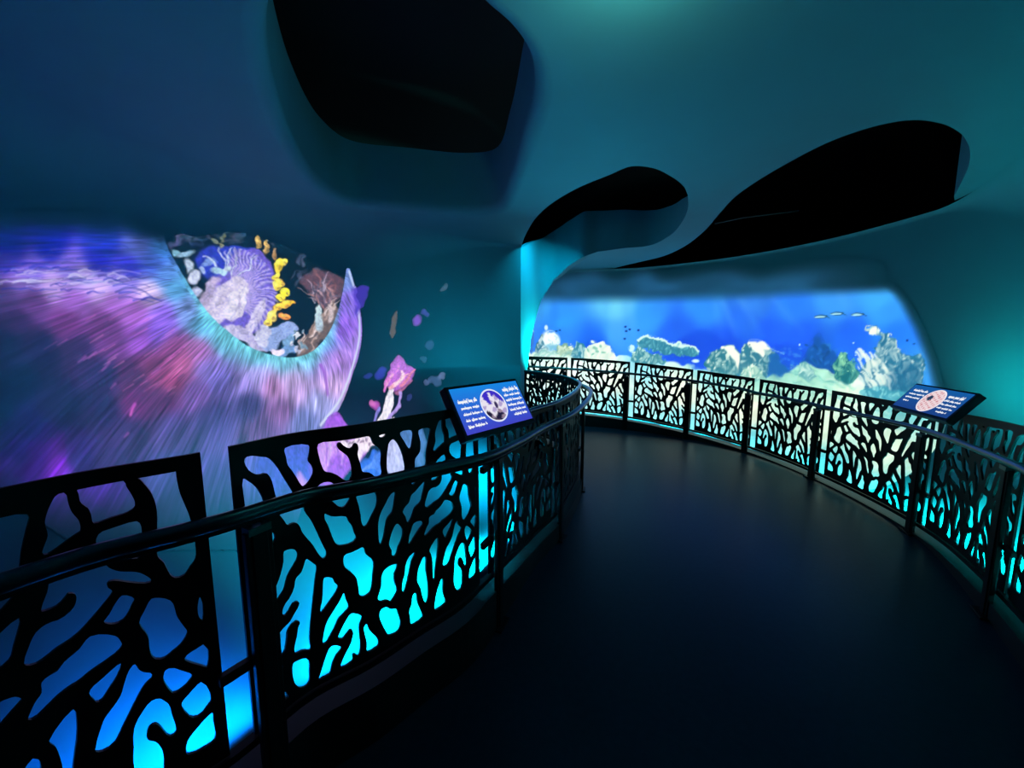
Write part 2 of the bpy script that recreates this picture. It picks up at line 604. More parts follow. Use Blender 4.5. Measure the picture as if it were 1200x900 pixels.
class Mural:
    """a picture laid out on a wall surface: columns run along the wall, rows up it"""
    def __init__(self, surf, s0, s1, v0, v1, nu, nv, off=0.0035):
        self.u = np.linspace(s0, s1, nu)
        self.v = np.linspace(v0, v1, nv)
        P = surf(self.u[:, None], self.v[None, :])
        du = np.gradient(P, axis=0)
        dv = np.gradient(P, axis=1)
        n = np.cross(du, dv)
        n /= np.linalg.norm(n, axis=-1, keepdims=True) + 1e-12
        if np.mean(np.sum(n * (np.array([0.6, 2.5, 1.3]) - P), -1)) < 0:
            n = -n
        self.P = P + n * off
        self.px = project(self.P)                       # where each cell of the wall is seen from the viewing spot
        self.nu, self.nv = nu, nv
        self.c = np.zeros((nu, nv, 3))
        self.a = np.zeros((nu, nv))
        self.id = np.zeros((nu, nv), int)
        self.flat = np.nan_to_num(self.px, nan=-9999.0).reshape(-1, 2)
        self.k = nv / 330.0

    def cell(self, x, y):
        """wall cell (column, row) of a traced point"""
        d = (self.flat[:, 0] - x) ** 2 + (self.flat[:, 1] - y) ** 2
        k = int(np.argmin(d))
        i, j = divmod(k, self.nv)
        i0, i1 = max(i - 1, 0), min(i + 1, self.nu - 1)
        j0, j1 = max(j - 1, 0), min(j + 1, self.nv - 1)
        a = (self.px[i1, j] - self.px[i0, j]) / (i1 - i0)
        b = (self.px[i, j1] - self.px[i, j0]) / (j1 - j0)
        A = np.stack([a, b], 1)
        try:
            q = np.linalg.solve(A, np.array([x, y]) - self.px[i, j])
        except np.linalg.LinAlgError:
            q = np.zeros(2)
        if not np.all(np.isfinite(q)):
            q = np.zeros(2)
        lim = 60 if (i in (0, self.nu - 1) or j in (0, self.nv - 1)) else 2
        q = np.clip(q, -lim, lim)
        return np.array([i + q[0], j + q[1]]), A

    def pts(self, L):
        return np.array([self.cell(*p)[0] for p in L])

    def put(self, sl, cov, color, ident):
        cov = np.clip(cov, 0, 1)
        self.c[sl] = self.c[sl] * (1 - cov[..., None]) + np.asarray(color) * cov[..., None]
        self.a[sl] = np.maximum(self.a[sl], cov)
        if ident is not None:
            d = self.id[sl]
            d[cov > 0.5] = ident
            self.id[sl] = d

    def window(self, Q, pad):
        i0 = int(max(0, math.floor(Q[:, 0].min() - pad)))
        i1 = int(min(self.nu, math.ceil(Q[:, 0].max() + pad) + 1))
        j0 = int(max(0, math.floor(Q[:, 1].min() - pad)))
        j1 = int(min(self.nv, math.ceil(Q[:, 1].max() + pad) + 1))
        return i0, i1, j0, j1

    def poly(self, L, color, soft=1.0, alpha=1.0, ident=None, smooth=True, tex=None):
        soft = soft * self.k
        Qp = self.pts(L)
        if smooth:
            Qp = catmull(Qp, 5, closed=True)
        i0, i1, j0, j1 = self.window(Qp, 3 + 3 * soft)
        if i1 <= i0 or j1 <= j0:
            return
        gi, gj = np.meshgrid(np.arange(i0, i1), np.arange(j0, j1), indexing='ij')
        m = inside(Qp, np.stack([gi.ravel(), gj.ravel()], -1).astype(float)).reshape(gi.shape).astype(float)
        n = int(round(soft * soft * 1.5))
        m = blur(m, max(n, 1)) if soft > 0 else m
        sl = (slice(i0, i1), slice(j0, j1))
        col = np.asarray(color, float)
        if tex is not None:
            col = col * tex[sl][..., None]
        self.put(sl, m * alpha, col, ident)

    def stroke(self, L, w, color, w1=None, color1=None, alpha=1.0, ident=None, smooth=True, soft=0.6):
        """a brush stroke; widths are in pixels as seen, turned into cells at the stroke's start"""
        c0, A = self.cell(*L[0])
        Q = self.pts(L)
        if smooth and len(L) > 2:
            Q = catmull(Q, 6)
        Ai = np.linalg.inv(A) if abs(np.linalg.det(A)) > 1e-9 else np.eye(2)
        w1 = w if w1 is None else w1
        color1 = color if color1 is None else color1
        pad = (max(w, w1) + 2) * np.abs(Ai).sum(1).max()
        i0, i1, j0, j1 = self.window(Q, pad)
        if i1 <= i0 or j1 <= j0:
            return
        gi, gj = np.meshgrid(np.arange(i0, i1), np.arange(j0, j1), indexing='ij')
        G = np.stack([gi, gj], -1).astype(float) @ A.T           # in seen pixels (locally)
        R = Q @ A.T
        cov = np.zeros(gi.shape)
        tt = np.zeros(gi.shape)
        best = np.full(gi.shape, 1e9)
        n = len(R) - 1
        for k in range(n):
            p, d = R[k], R[k + 1] - R[k]
            t = np.clip(((G - p) @ d) / (d @ d + 1e-9), 0, 1)
            dist = np.linalg.norm(G - p - t[..., None] * d, axis=-1)
            g = (k + t) / n
            dist = dist - (w + (w1 - w) * g) / 2
            up = dist < best
            best = np.where(up, dist, best)
            tt = np.where(up, g, tt)
        cov = np.clip(0.5 - best / (2 * soft), 0, 1)
        col = np.asarray(color) * (1 - tt[..., None]) + np.asarray(color1) * tt[..., None]
        self.put((slice(i0, i1), slice(j0, j1)), cov * alpha, col, ident)

    def blob(self, x, y, rx, ry, color, rot=0.0, soft=0.25, alpha=1.0, ident=None):
        c, A = self.cell(x, y)
        Ai = np.linalg.inv(A) if abs(np.linalg.det(A)) > 1e-9 else np.eye(2)
        pad = max(rx, ry) * (1 + soft) * np.abs(Ai).sum(1).max() + 2
        i0, i1, j0, j1 = self.window(c[None], pad)
        if i1 <= i0 or j1 <= j0:
            return
        gi, gj = np.meshgrid(np.arange(i0, i1), np.arange(j0, j1), indexing='ij')
        G = (np.stack([gi, gj], -1) - c) @ A.T
        a, b = math.cos(rot), math.sin(rot)
        X = (G[..., 0] * a + G[..., 1] * b) / rx
        Y = (-G[..., 0] * b + G[..., 1] * a) / ry
        d = np.hypot(X, Y)
        cov = 1 - smoothstep(1 - soft, 1 + soft, d)
        self.put((slice(i0, i1), slice(j0, j1)), cov * alpha, color, ident)

    def warp(self, amp, ch, cw, seed, only=None):
        """wobble everything drawn so far so that outlines turn organic"""
        di = (value_noise(self.nu, self.nv, self.nu / ch, self.nv / cw, seed) - .5) * 2 * amp
        dj = (value_noise(self.nu, self.nv, self.nu / ch, self.nv / cw, seed + 1) - .5) * 2 * amp
        gi, gj = np.meshgrid(np.arange(self.nu), np.arange(self.nv), indexing='ij')
        fi, fj = np.clip(gi + di, 0, self.nu - 1.001), np.clip(gj + dj, 0, self.nv - 1.001)
        i0, j0 = fi.astype(int), fj.astype(int)
        a, b_ = fi - i0, fj - j0
        mix = lambda X: (X[i0, j0].T * ((1 - a) * (1 - b_)).T + X[i0 + 1, j0].T * (a * (1 - b_)).T + X[i0, j0 + 1].T * ((1 - a) * b_).T + X[i0 + 1, j0 + 1].T * (a * b_).T).T
        ri, rj = np.rint(fi).astype(int), np.rint(fj).astype(int)
        idn = self.id[ri, rj]
        m = np.ones(self.id.shape, bool) if only is None else (np.isin(idn, only) | np.isin(self.id, only))
        self.c = np.where(m[..., None], mix(self.c), self.c)
        self.a = np.where(m, mix(self.a), self.a)
        self.id = np.where(m, idn, self.id)

    def field(self, keys, power=3.0, soft2=60.0):
        """smooth colour field through key colours [(x, y, (r, g, b)), ...]"""
        K = np.array([(k[0], k[1]) for k in keys], float)
        C = np.array([k[2] for k in keys], float)
        X = self.flat
        out = np.zeros((len(X), 3))
        W = np.zeros(len(X))
        for p, c in zip(K, C):
            w = 1.0 / (((X - p) ** 2).sum(1) + soft2) ** (power / 2)
            W += w
            out += w[:, None] * c
        return (out / W[:, None]).reshape(self.nu, self.nv, 3)

    def build(self, parent, names, mat, thresh=1.5):
        """one mesh per drawn thing: every part takes its own faces of the same skin on the wall"""
        nu, nv = self.nu, self.nv
        idx = np.arange(nu * nv).reshape(nu, nv)
        q = np.stack([idx[:-1, :-1], idx[1:, :-1], idx[1:, 1:], idx[:-1, 1:]], -1).reshape(-1, 4)
        a, b, c = self.P[:-1, :-1].reshape(-1, 3), self.P[1:, :-1].reshape(-1, 3), self.P[:-1, 1:].reshape(-1, 3)
        nrm = np.cross(b - a, c - a)
        if np.mean(np.sum(nrm * (np.array([0.6, 2.5, 1.3]) - a), -1)) < 0:
            q = q[:, ::-1]
        col = np.clip(self.c * 1.0, 0, 255)
        lum = (col.max(-1) * np.where(self.a > 0, 1, 0)).ravel()
        L = lin(col).reshape(-1, 3)
        fid = self.id.ravel()[q].max(1)
        flum = lum[q].max(1)
        V = self.P.reshape(-1, 3)
        made = []
        for ident, name, label in names:
            sel = (fid == ident) & (flum > thresh)
            if not sel.any():
                continue
            qq = q[sel]
            used, inv = np.unique(qq, return_inverse=True)
            me = quads(V[used], inv.reshape(-1, 4))
            at_ = me.color_attributes.new('picture', 'FLOAT_COLOR', 'POINT')
            at_.data.foreach_set('color', np.c_[L[used], np.ones(len(used))].astype(np.float32).ravel())
            o = link(name, me, mat, parent, True)
            if label:
                o['label'] = label
            made.append(o)
        return made


M_pic = principled('plaster_under_projection', PLASTER, 0.75, noise=0.06, scale=3.0, bump=0.05)
_a = M_pic.node_tree.nodes.new('ShaderNodeAttribute')
_a.attribute_name = 'picture'
M_pic.node_tree.links.new(_a.outputs['Color'], M_pic.node_tree.nodes['Principled BSDF'].inputs['Emission Color'])
M_pic.node_tree.nodes['Principled BSDF'].inputs['Emission Strength'].default_value = 1.0


def s_px(surf, slen, x, y=400, v=1.4, lo=0.0):
    ss = np.linspace(lo, slen, 2000)
    p = project(surf(ss, v))
    d = np.abs(np.nan_to_num(p[:, 0], nan=-9e9) - x)
    return float(ss[int(np.argmin(d))])


# ------------------------------------------------------------------ the anemone on the left wall
sa, sb = s_px(left_surface, LW_LEN, -110), s_px(left_surface, LW_LEN, 575)
AN = Mural(left_surface, sa, sb, 0.28, 2.35, 900, 460)
BODY, MOUTH, FRILL, POLYP, SPECK, LOWER = 1, 2, 3, 4, 30, 6
r_ = np.random.default_rng(11)

# mouth: dark hollow and what stands in it
AN.poly([(195, 288), (212, 276), (235, 279), (265, 272), (300, 278), (335, 288), (368, 306), (398, 322), (408, 318), (408, 345), (397, 372), (385, 394), (365, 414), (340, 422),
         (315, 418), (288, 408), (262, 390), (240, 367), (224, 346), (210, 326), (198, 305)], (8, 18, 22), soft=2.4, alpha=0.9, ident=MOUTH)
for k in range(60):                                                     # grey wisps along the upper edge
    t = r_.random()
    x, y = 198 + 200 * t, 284 - 8 * math.sin(t * 3) + 30 * max(0, t - .55) + r_.normal(0, 5)
    AN.stroke([(x, y), (x + r_.normal(6, 6), y - r_.random() * 9), (x + r_.normal(12, 8), y - r_.random() * 10)], 4, (58 + r_.random() * 45, 78 + r_.random() * 40, 108 + r_.random() * 45), 1.2, alpha=0.5, soft=1.4)
AN.poly([(228, 300), (245, 289), (272, 289), (298, 290), (300, 310), (270, 325), (240, 325)], (48, 58, 186), soft=1.8, ident=MOUTH)
AN.poly([(246, 345), (258, 318), (275, 298), (297, 291), (313, 303), (322, 325), (322, 350), (314, 372), (300, 392), (275, 396), (252, 378)], (112, 92, 205), soft=1.2, ident=MOUTH)
for k in range(26):                                                     # fan ridges
    t = k / 25
    ang = math.radians(-112 + 168 * t)
    x0, y0 = 270 + 16 * math.cos(ang) + 6, 348 + 16 * math.sin(ang)
    x1, y1 = 277 + 46 * math.cos(ang), 347 + 54 * math.sin(ang)
    xm, ym = (x0 + x1) / 2 + 3, (y0 + y1) / 2 - 5
    AN.stroke([(x0, y0), (xm, ym), (x1, y1)], 1.6, (225, 212, 246), 2.6, (196, 190, 244), alpha=0.75, soft=0.8, ident=MOUTH)
for L, c in (([(240, 366), (250, 344), (262, 330), (276, 322), (288, 327), (290, 340), (282, 356), (266, 372), (250, 380)], (214, 203, 232)),
             ([(262, 368), (272, 345), (286, 336), (292, 345), (284, 362), (270, 376)], (232, 224, 244)),
             ([(282, 396), (292, 374), (306, 354), (312, 354), (311, 364), (302, 382), (291, 400)], (216, 207, 240)),
             ([(262, 384), (280, 380), (300, 396), (312, 412), (296, 408), (276, 398)], (196, 188, 226)),
             ([(232, 356), (240, 340), (250, 326), (258, 324), (252, 342), (243, 360)], (186, 170, 205))):
    AN.poly(L, c, soft=1.0, ident=MOUTH)
    q = np.array(L).mean(0)
    for k in range(5):
        p = L[r_.integers(len(L))]
        AN.stroke([tuple(q + r_.normal(0, 3, 2)), ((p[0] + q[0]) / 2 + r_.normal(0, 2), (p[1] + q[1]) / 2), p], 1.4, (150, 138, 190), 0.8, alpha=0.5, soft=0.9)
for x, y, rx, ry, c in ((206, 297, 6, 5, (126, 180, 205)), (217, 299, 9, 4, (150, 190, 220)), (221, 312, 6, 8, (196, 214, 238)), (229, 325, 7, 7, (206, 214, 240)), (216, 330, 5, 6, (150, 215, 225)),
                        (231, 341, 7, 6, (188, 192, 226)), (238, 318, 6, 3, (160, 180, 225)), (245, 309, 8, 4, (120, 150, 220)), (258, 316, 8, 4, (176, 215, 236)), (264, 313, 5, 3, (206, 228, 240)), (224, 345, 4, 3, (60, 60, 80))):
    AN.blob(x, y, rx, ry, c, rot=r_.normal(0, .5), soft=0.35, ident=MOUTH)
for L in ([(260, 314), (262, 300), (254, 290)], [(262, 314), (268, 300), (272, 293)], [(270, 320), (276, 305), (279, 298)], [(252, 312), (243, 303), (236, 301)], [(282, 322), (292, 308), (300, 300)]):
    AN.stroke(L, 2.0, (206, 222, 244), 1.0, soft=0.7, ident=MOUTH)
for x, y, rx, ry, c in ((252, 283, 4, 3, (128, 138, 112)), (258, 287, 3, 3, (150, 150, 110)), (262, 279, 3, 5, (112, 118, 84))):
    AN.blob(x, y, rx, ry, c, soft=0.4, alpha=0.9, ident=MOUTH)
# right-hand tendrils
AN.poly([(352, 330), (364, 318), (380, 316), (398, 324), (404, 336), (396, 352), (384, 366), (374, 358), (362, 342)], (104, 72, 84), soft=1.8, alpha=0.95, ident=MOUTH)
for k in range(34):
    a = math.radians(r_.uniform(-160, -35))
    x0, y0 = r_.uniform(366, 392), r_.uniform(336, 368)
    l = r_.uniform(8, 22)
    AN.stroke([(x0, y0), (x0 + l * .5 * math.cos(a), y0 + l * .5 * math.sin(a) - 2), (x0 + l * math.cos(a) + r_.normal(0, 3), y0 + l * math.sin(a))], 2.2,
              [(156, 104, 104), (196, 150, 150), (110, 104, 128), (74, 60, 76), (190, 182, 204)][k % 5], 1.0, alpha=0.8, soft=0.8, ident=MOUTH)
for k in range(8):
    x, y = r_.uniform(342, 362), r_.uniform(296, 330)
    AN.stroke([(x, y + 8), (x + 3, y), (x + 8, y - 3)], 3.0, (112, 114, 152), 1.0, alpha=0.5, soft=1.2, ident=MOUTH)
AN.poly([(348, 414), (356, 396), (368, 380), (380, 366), (392, 352), (396, 366), (388, 388), (372, 406), (356, 418)], (112, 92, 84), soft=1.3, ident=MOUTH)
for k in range(22):
    t = r_.random()
    x, y = 352 + 36 * t + r_.normal(0, 3), 408 - 46 * t + r_.normal(0, 4)
    AN.stroke([(x, y), (x + 4, y - 7), (x + r_.normal(6, 3), y - 13)], 2.4, [(196, 170, 160), (150, 122, 108), (226, 208, 206)][k % 3], 1.0, alpha=0.85, soft=0.7, ident=MOUTH)
AN.stroke([(376, 384), (374, 372), (373, 361)], 8, (176, 196, 210), 7, (206, 230, 234), soft=1.0, ident=MOUTH)
AN.stroke([(386, 378), (388, 366), (387, 358)], 5, (206, 186, 186), 4, soft=1.0, ident=MOUTH)
for L, c in (([(306, 408), (312, 390), (320, 382), (345, 378), (349, 383), (338, 394), (324, 405), (314, 413)], (150, 172, 226)),
             ([(330, 404), (336, 392), (341, 390), (345, 400), (338, 406)], (128, 172, 214)), ([(318, 414), (330, 406), (346, 404), (350, 408), (340, 416), (328, 418)], (120, 160, 214)),
             ([(300, 400), (306, 384), (313, 380), (316, 392), (310, 408)], (206, 206, 236))):
    AN.poly(L, c, soft=0.9, ident=MOUTH)
AN.blob(324, 411, 9, 4, (240, 226, 250), rot=0, soft=0.25, ident=MOUTH)
for k in range(14):
    x, y = r_.uniform(336, 362), r_.uniform(386, 412)
    AN.blob(x, y, r_.uniform(1.5, 4), r_.uniform(1.2, 2.4), [(196, 196, 220), (120, 150, 170), (226, 230, 240)][k % 3], rot=r_.uniform(0, 3), soft=0.4, ident=MOUTH)
# yellow frill
for x, y, rx, ry, rot, c in ((302, 284, 3.6, 8.5, .15, (168, 138, 66)), (312, 289, 4.0, 9, .15, (176, 144, 74)), (321, 297, 3, 6, .2, (142, 108, 66)), (326, 310, 6, 8, .3, (232, 200, 52)), (333, 307, 3.2, 6, .2, (240, 212, 70)),
                             (324, 322, 4, 7, 0, (240, 210, 60)), (330, 330, 6.5, 5, .3, (228, 186, 58)), (325, 334, 5, 5, 0, (236, 204, 70)), (333, 343, 6.5, 6, .5, (246, 222, 40)), (327, 350, 6, 5, .5, (240, 208, 48)),
                             (336, 357, 8, 3.6, -.1, (248, 180, 44)), (325, 361, 7, 4.5, -.4, (240, 186, 56)), (333, 371, 6, 4, .4, (238, 146, 58)), (319, 371, 7, 6, -.4, (246, 214, 96)), (314, 379, 5, 4, -.4, (240, 200, 70))):
    AN.blob(x, y, rx, ry, c, rot=rot, soft=0.2, ident=FRILL)
    AN.blob(x - rx * .25, y - ry * .3, rx * .45, ry * .4, [min(255, v * 1.12 + 22) for v in c], rot=rot, soft=0.5)
    AN.blob(x + rx * .3, y + ry * .45, rx * .4, ry * .22, [v * .68 for v in c], rot=rot, soft=0.6)

AN.warp(5, 20, 16, 41)
AN.warp(1.7, 6, 6, 51)

# body: strands from the rim outwards
KEYS = [(10, 255, (8, 16, 84)), (60, 260, (10, 18, 104)), (120, 258, (8, 32, 100)), (165, 262, (16, 60, 140)), (190, 292, (60, 140, 210)), (-30, 255, (6, 12, 70)),
        (10, 290, (14, 14, 150)), (60, 290, (20, 20, 172)), (120, 285, (30, 50, 182)), (160, 290, (90, 120, 212)), (150, 312, (44, 44, 196)), (115, 308, (30, 25, 186)), (180, 308, (70, 110, 220)),
        (10, 306, (60, 52, 186)), (40, 318, (110, 100, 216)), (80, 312, (120, 112, 220)), (100, 325, (184, 184, 242)), (140, 330, (150, 152, 234)), (175, 345, (214, 218, 250)), (195, 322, (90, 160, 232)), (207, 337, (90, 192, 232)),
        (60, 333, (190, 182, 242)), (120, 340, (200, 198, 246)), (20, 330, (146, 128, 220)), (10, 345, (84, 64, 136)), (40, 354, (92, 58, 128)), (90, 354, (140, 100, 190)), (130, 354, (150, 104, 196)), (20, 378, (46, 28, 76)), (80, 378, (96, 48, 116)), (120, 376, (88, 48, 108)),
        (160, 366, (172, 116, 220)), (190, 370, (140, 112, 240)), (220, 363, (130, 186, 250)), (240, 375, (100, 212, 232)), (265, 398, (110, 216, 226)), (300, 418, (112, 216, 226)), (335, 427, (122, 226, 236)),
        (365, 420, (122, 232, 242)), (384, 402, (120, 174, 242)), (10, 402, (24, 28, 64)), (50, 412, (28, 30, 70)), (90, 412, (52, 38, 88)), (130, 402, (98, 58, 126)), (165, 398, (136, 86, 190)), (185, 392, (132, 104, 232)),
        (200, 410, (164, 92, 164)), (215, 425, (190, 112, 162)), (232, 418, (176, 124, 190)), (180, 430, (146, 78, 138)), (200, 445, (160, 82, 132)), (155, 440, (80, 50, 100)), (120, 440, (45, 40, 90)),
        (20, 450, (18, 28, 62)), (70, 470, (28, 33, 72)), (120, 480, (44, 44, 94)), (158, 470, (112, 60, 132)), (190, 470, (102, 62, 122)), (150, 510, (58, 54, 108)), (200, 500, (78, 74, 140)), (230, 462, (110, 92, 162)),
        (240, 430, (130, 132, 216)), (260, 450, (120, 124, 212)), (250, 490, (84, 86, 160)), (285, 450, (152, 154, 226)), (291, 472, (66, 72, 128)), (300, 440, (172, 184, 242)), (320, 452, (176, 144, 192)),
        (330, 482, (140, 112, 170)), (310, 505, (108, 92, 150)), (350, 460, (192, 184, 232)), (355, 492, (122, 152, 212)), (372, 470, (162, 192, 242)), (385, 450, (204, 194, 238)), (396, 420, (184, 154, 242)), (405, 390, (142, 104, 234)),
        (411, 350, (140, 124, 236)), (406, 330, (120, 172, 232)), (416, 400, (172, 156, 242)), (380, 432, (174, 156, 232)), (340, 445, (200, 196, 238)),
        (20, 525, (38, 20, 118)), (45, 540, (66, 24, 156)), (66, 546, (116, 42, 206)), (92, 540, (44, 40, 108)), (8, 552, (72, 40, 184)), (130, 540, (54, 50, 108)), (0, 480, (18, 32, 72)), (30, 500, (26, 24, 86)),
        (200, 560, (68, 78, 150)), (250, 570, (84, 92, 172)), (300, 560, (84, 104, 190)), (100, 600, (70, 56, 160)), (40, 600, (62, 50, 160)), (160, 620, (74, 80, 160)), (350, 540, (84, 104, 212)), (60, 660, (52, 56, 140)), (200, 640, (84, 100, 190)), (120, 580, (82, 44, 180))]
BASE = AN.field(KEYS, 6.0, 240.0) * np.array([1.0, .86, .94])
starts = [(186, 258), (193, 290), (205, 312), (215, 330), (228, 350), (245, 372), (265, 390), (290, 408), (318, 418), (345, 421), (368, 413), (386, 393), (398, 365), (405, 335), (408, 316)]
mids = [(90, 245), (120, 288), (130, 318), (150, 342), (150, 372), (175, 430), (210, 470), (260, 490), (305, 500), (348, 480), (378, 455), (404, 440), (416, 402), (420, 370), (413, 332)]
ends = [(-120, 232), (-120, 296), (-120, 337), (-120, 432), (-120, 545), (20, 590), (110, 640), (205, 650), (290, 640), (345, 610), (372, 512), (391, 483), (413, 432), (421, 392), (418, 352)]
S0, S1, S2 = (catmull(AN.pts(L), 40) for L in (starts, mids, ends))
NT, NR = 2800, 420
ti = np.linspace(0, len(S0) - 1, NT)
pick = lambda S: np.stack([np.interp(ti, np.arange(len(S)), S[:, k]) for k in (0, 1)], -1)
A0, A1, A2 = pick(S0), pick(S1), pick(S2)
A1c = 2 * A1 - 0.5 * (A0 + A2)
rr = (np.linspace(0, 1, NR) ** 1.25)[None, :, None]
PT = A0[:, None] * (1 - rr) ** 2 + 2 * A1c[:, None] * rr * (1 - rr) + A2[:, None] * rr ** 2
strand = blur(r_.normal(0, 1, (NT, 1)), 1)[:, 0]
coarse = value_noise(NT, NR, 420, 9, 3) - 0.5
fine = value_noise(NT, NR, 1300, 14, 4) - 0.5
big = value_noise(NT, NR, 46, 6, 5) - 0.5
tone = 0.97 + 0.34 * coarse + 0.42 * fine + 0.34 * big
tone = tone + 0.05 * strand[:, None]
ii = PT[..., 0].ravel()
jj = PT[..., 1].ravel()
acc = np.zeros((AN.nu, AN.nv))
wgt = np.zeros((AN.nu, AN.nv))
tr = np.zeros((AN.nu, AN.nv))
trr = np.broadcast_to(rr[..., 0], (NT, NR)).ravel()
i_f, j_f = np.floor(ii).astype(int), np.floor(jj).astype(int)
for di in (0, 1):
    for dj in (0, 1):
        w = np.abs(1 - di - (ii - i_f)) * np.abs(1 - dj - (jj - j_f))
        a, b_ = i_f + di, j_f + dj
        ok = (a >= 0) & (a < AN.nu) & (b_ >= 0) & (b_ < AN.nv)
        np.add.at(acc, (a[ok], b_[ok]), (w * tone.ravel())[ok])
        np.add.at(tr, (a[ok], b_[ok]), (w * trr)[ok])
        np.add.at(wgt, (a[ok], b_[ok]), w[ok])
hole = wgt < 0.02
wb, ab, tb = blur(wgt, 3), blur(acc, 3), blur(tr, 3)
TONE = np.where(hole, ab / (wb + 1e-9), acc / (wgt + 1e-9))
TR = np.where(hole, tb / (wb + 1e-9), tr / (wgt + 1e-9))
cover = blur((wb > 0.02).astype(float), 1)
img = BASE * np.clip(TONE, 0.35, 1.75)[..., None] ** 1.15
hi = np.clip(TONE - 1.22, 0, 1)[..., None]
img = img + hi * np.array([90, 84, 90]) * (BASE.max(-1, keepdims=True) / 200) ** 1.2
x_, y_ = np.nan_to_num(AN.px[..., 0], nan=-999), np.nan_to_num(AN.px[..., 1], nan=-999)
rimglow = np.clip(1 - TR / 0.10, 0, 1)[..., None] * smoothstep(200, 235, x_)[..., None] * (1 - smoothstep(392, 402, x_))[..., None]
img = img * (1 - 0.55 * rimglow) + rimglow * 0.55 * np.array([120, 232, 236]) * np.clip(TONE, .7, 1.4)[..., None]
ramp_ = 24 * smoothstep(120, 195, x_)
fade = smoothstep(244, 276, y_ - ramp_) * cover
lowfade = 1 - smoothstep(545, 650, y_)
AN.put((slice(None), slice(None)), fade * lowfade, np.clip(img, 0, 255), BODY)
AN.id[(cover > 0.5) & (AN.id == 0)] = BODY
# pale outer edge of the body
AN.stroke([(409, 318), (417, 345), (421, 372), (421, 395), (416, 420), (407, 448), (396, 472), (376, 498)], 2.2, (206, 222, 250), 2.6, (224, 232, 250), alpha=0.85, soft=0.9, ident=BODY)
AN.stroke([(158, 474), (155, 480), (153, 486)], 4, (190, 80, 190), 2.5, (236, 110, 216), alpha=0.9, soft=1.5)
for L in ([(112, 413), (104, 420)], [(128, 425), (120, 434)], [(186, 432), (178, 438)], [(100, 418), (92, 424)], [(135, 450), (130, 455)], [(150, 508), (146, 512)]):
    AN.stroke(L, 3, (176, 96, 190), 1.5, alpha=0.6, soft=1.5)
for L in ([(100, 326), (82, 327), (104, 331), (122, 330)], [(136, 342), (150, 337), (168, 341), (178, 348)], [(128, 330), (140, 328)]):
    AN.stroke(L, 2.4, (64, 62, 150), 1.2, alpha=0.7, soft=1.2)
for k in range(95):                                                     # rippled light on the upper flank
    x = r_.uniform(-20, 178)
    mid = np.interp(x, [0, 60, 120, 180], [322, 322, 322, 336])
    y = mid + r_.normal(0, 13)
    L_ = r_.uniform(12, 34)
    lit_ = abs(y - mid - 4) < 11
    c_ = [(206, 204, 246), (176, 178, 240), (226, 226, 252)][k % 3] if lit_ and k % 4 else [(30, 28, 170), (44, 48, 190), (70, 60, 150)][k % 3]
    AN.stroke([(x, y), (x + L_ * .3, y - r_.uniform(.5, 2.4)), (x + L_ * .65, y + r_.uniform(-1.5, 2)), (x + L_, y + (x > 120) * 3 - 1)], r_.uniform(1.2, 2.8), c_, .6, alpha=.55, soft=1.0)
for k in range(60):                                                     # short bright flecks down the red flank
    x, y = r_.uniform(60, 235), r_.uniform(365, 470)
    if abs((y - 365) - (x - 60) * .45) > 45:
        continue
    l_ = r_.uniform(6, 15)
    AN.stroke([(x, y), (x - l_, y + l_ * .62)], r_.uniform(1, 2.2), [(196, 110, 180), (214, 140, 196), (150, 80, 150), (96, 44, 100)][k % 4], .6, alpha=.5, soft=1.0)
AN.stroke([(376, 428), (381, 440), (384, 462)], 4, (150, 84, 200), 2.5, alpha=0.75, soft=1.3)

# drifting bits and the pink polyp beside the body
AN.poly([(413, 338), (422, 334), (432, 335), (431, 347), (424, 360), (417, 370), (416, 354)], (74, 34, 186), soft=1.8, alpha=0.85, ident=SPECK)
AN.poly([(462, 366), (466, 364), (466, 376), (462, 394), (457, 396), (458, 380)], (128, 104, 82), soft=1.6, alpha=0.75, ident=SPECK + 1)
for q_, (x, y, rx, ry, c, al) in enumerate(((488, 375, 6, 7, (134, 66, 206), .9), (498, 367, 6, 5, (70, 60, 170), .8), (503, 404, 7, 7, (58, 84, 140), .7), (497, 421, 5, 4, (60, 100, 140), .6), (506, 320, 7, 9, (50, 92, 126), .5),
                            (520, 337, 3, 8, (98, 128, 152), .6), (510, 446, 9, 7, (74, 98, 150), .75), (518, 440, 5, 5, (122, 138, 190), .7), (500, 448, 4, 6, (104, 120, 176), .6), (480, 466, 5, 6, (66, 70, 170), .6), (532, 420, 4, 5, (44, 104, 130), .5),
                            (440, 474, 6, 6, (196, 84, 196), .9), (436, 472, 4, 4, (226, 120, 200), .8), (432, 440, 7, 4, (52, 50, 180), .7), (447, 437, 9, 6, (62, 44, 196), .8))):
    AN.blob(x, y, rx, ry, c, rot=r_.normal(0, .6), soft=0.55, alpha=al, ident=SPECK + 2 + q_)
AN.poly([(450, 448), (456, 436), (460, 424), (464, 416), (470, 416), (476, 426), (486, 432), (484, 444), (474, 454), (466, 460), (456, 456)], (186, 96, 206), soft=1.5, ident=POLYP)
for L, c in (([(452, 452), (459, 440), (466, 430)], (244, 176, 220)), ([(458, 456), (468, 446), (478, 438)], (250, 180, 190)), ([(464, 444), (462, 434), (468, 424)], (206, 110, 220)), ([(470, 452), (478, 444), (485, 434)], (226, 130, 160)),
             ([(462, 452), (472, 442), (470, 434)], (255, 214, 226)), ([(455, 446), (450, 450), (452, 456)], (226, 120, 206)), ([(466, 462), (474, 456), (482, 446)], (170, 96, 140))):
    AN.stroke(L, 4.5, c, 3, soft=1.2, ident=POLYP)
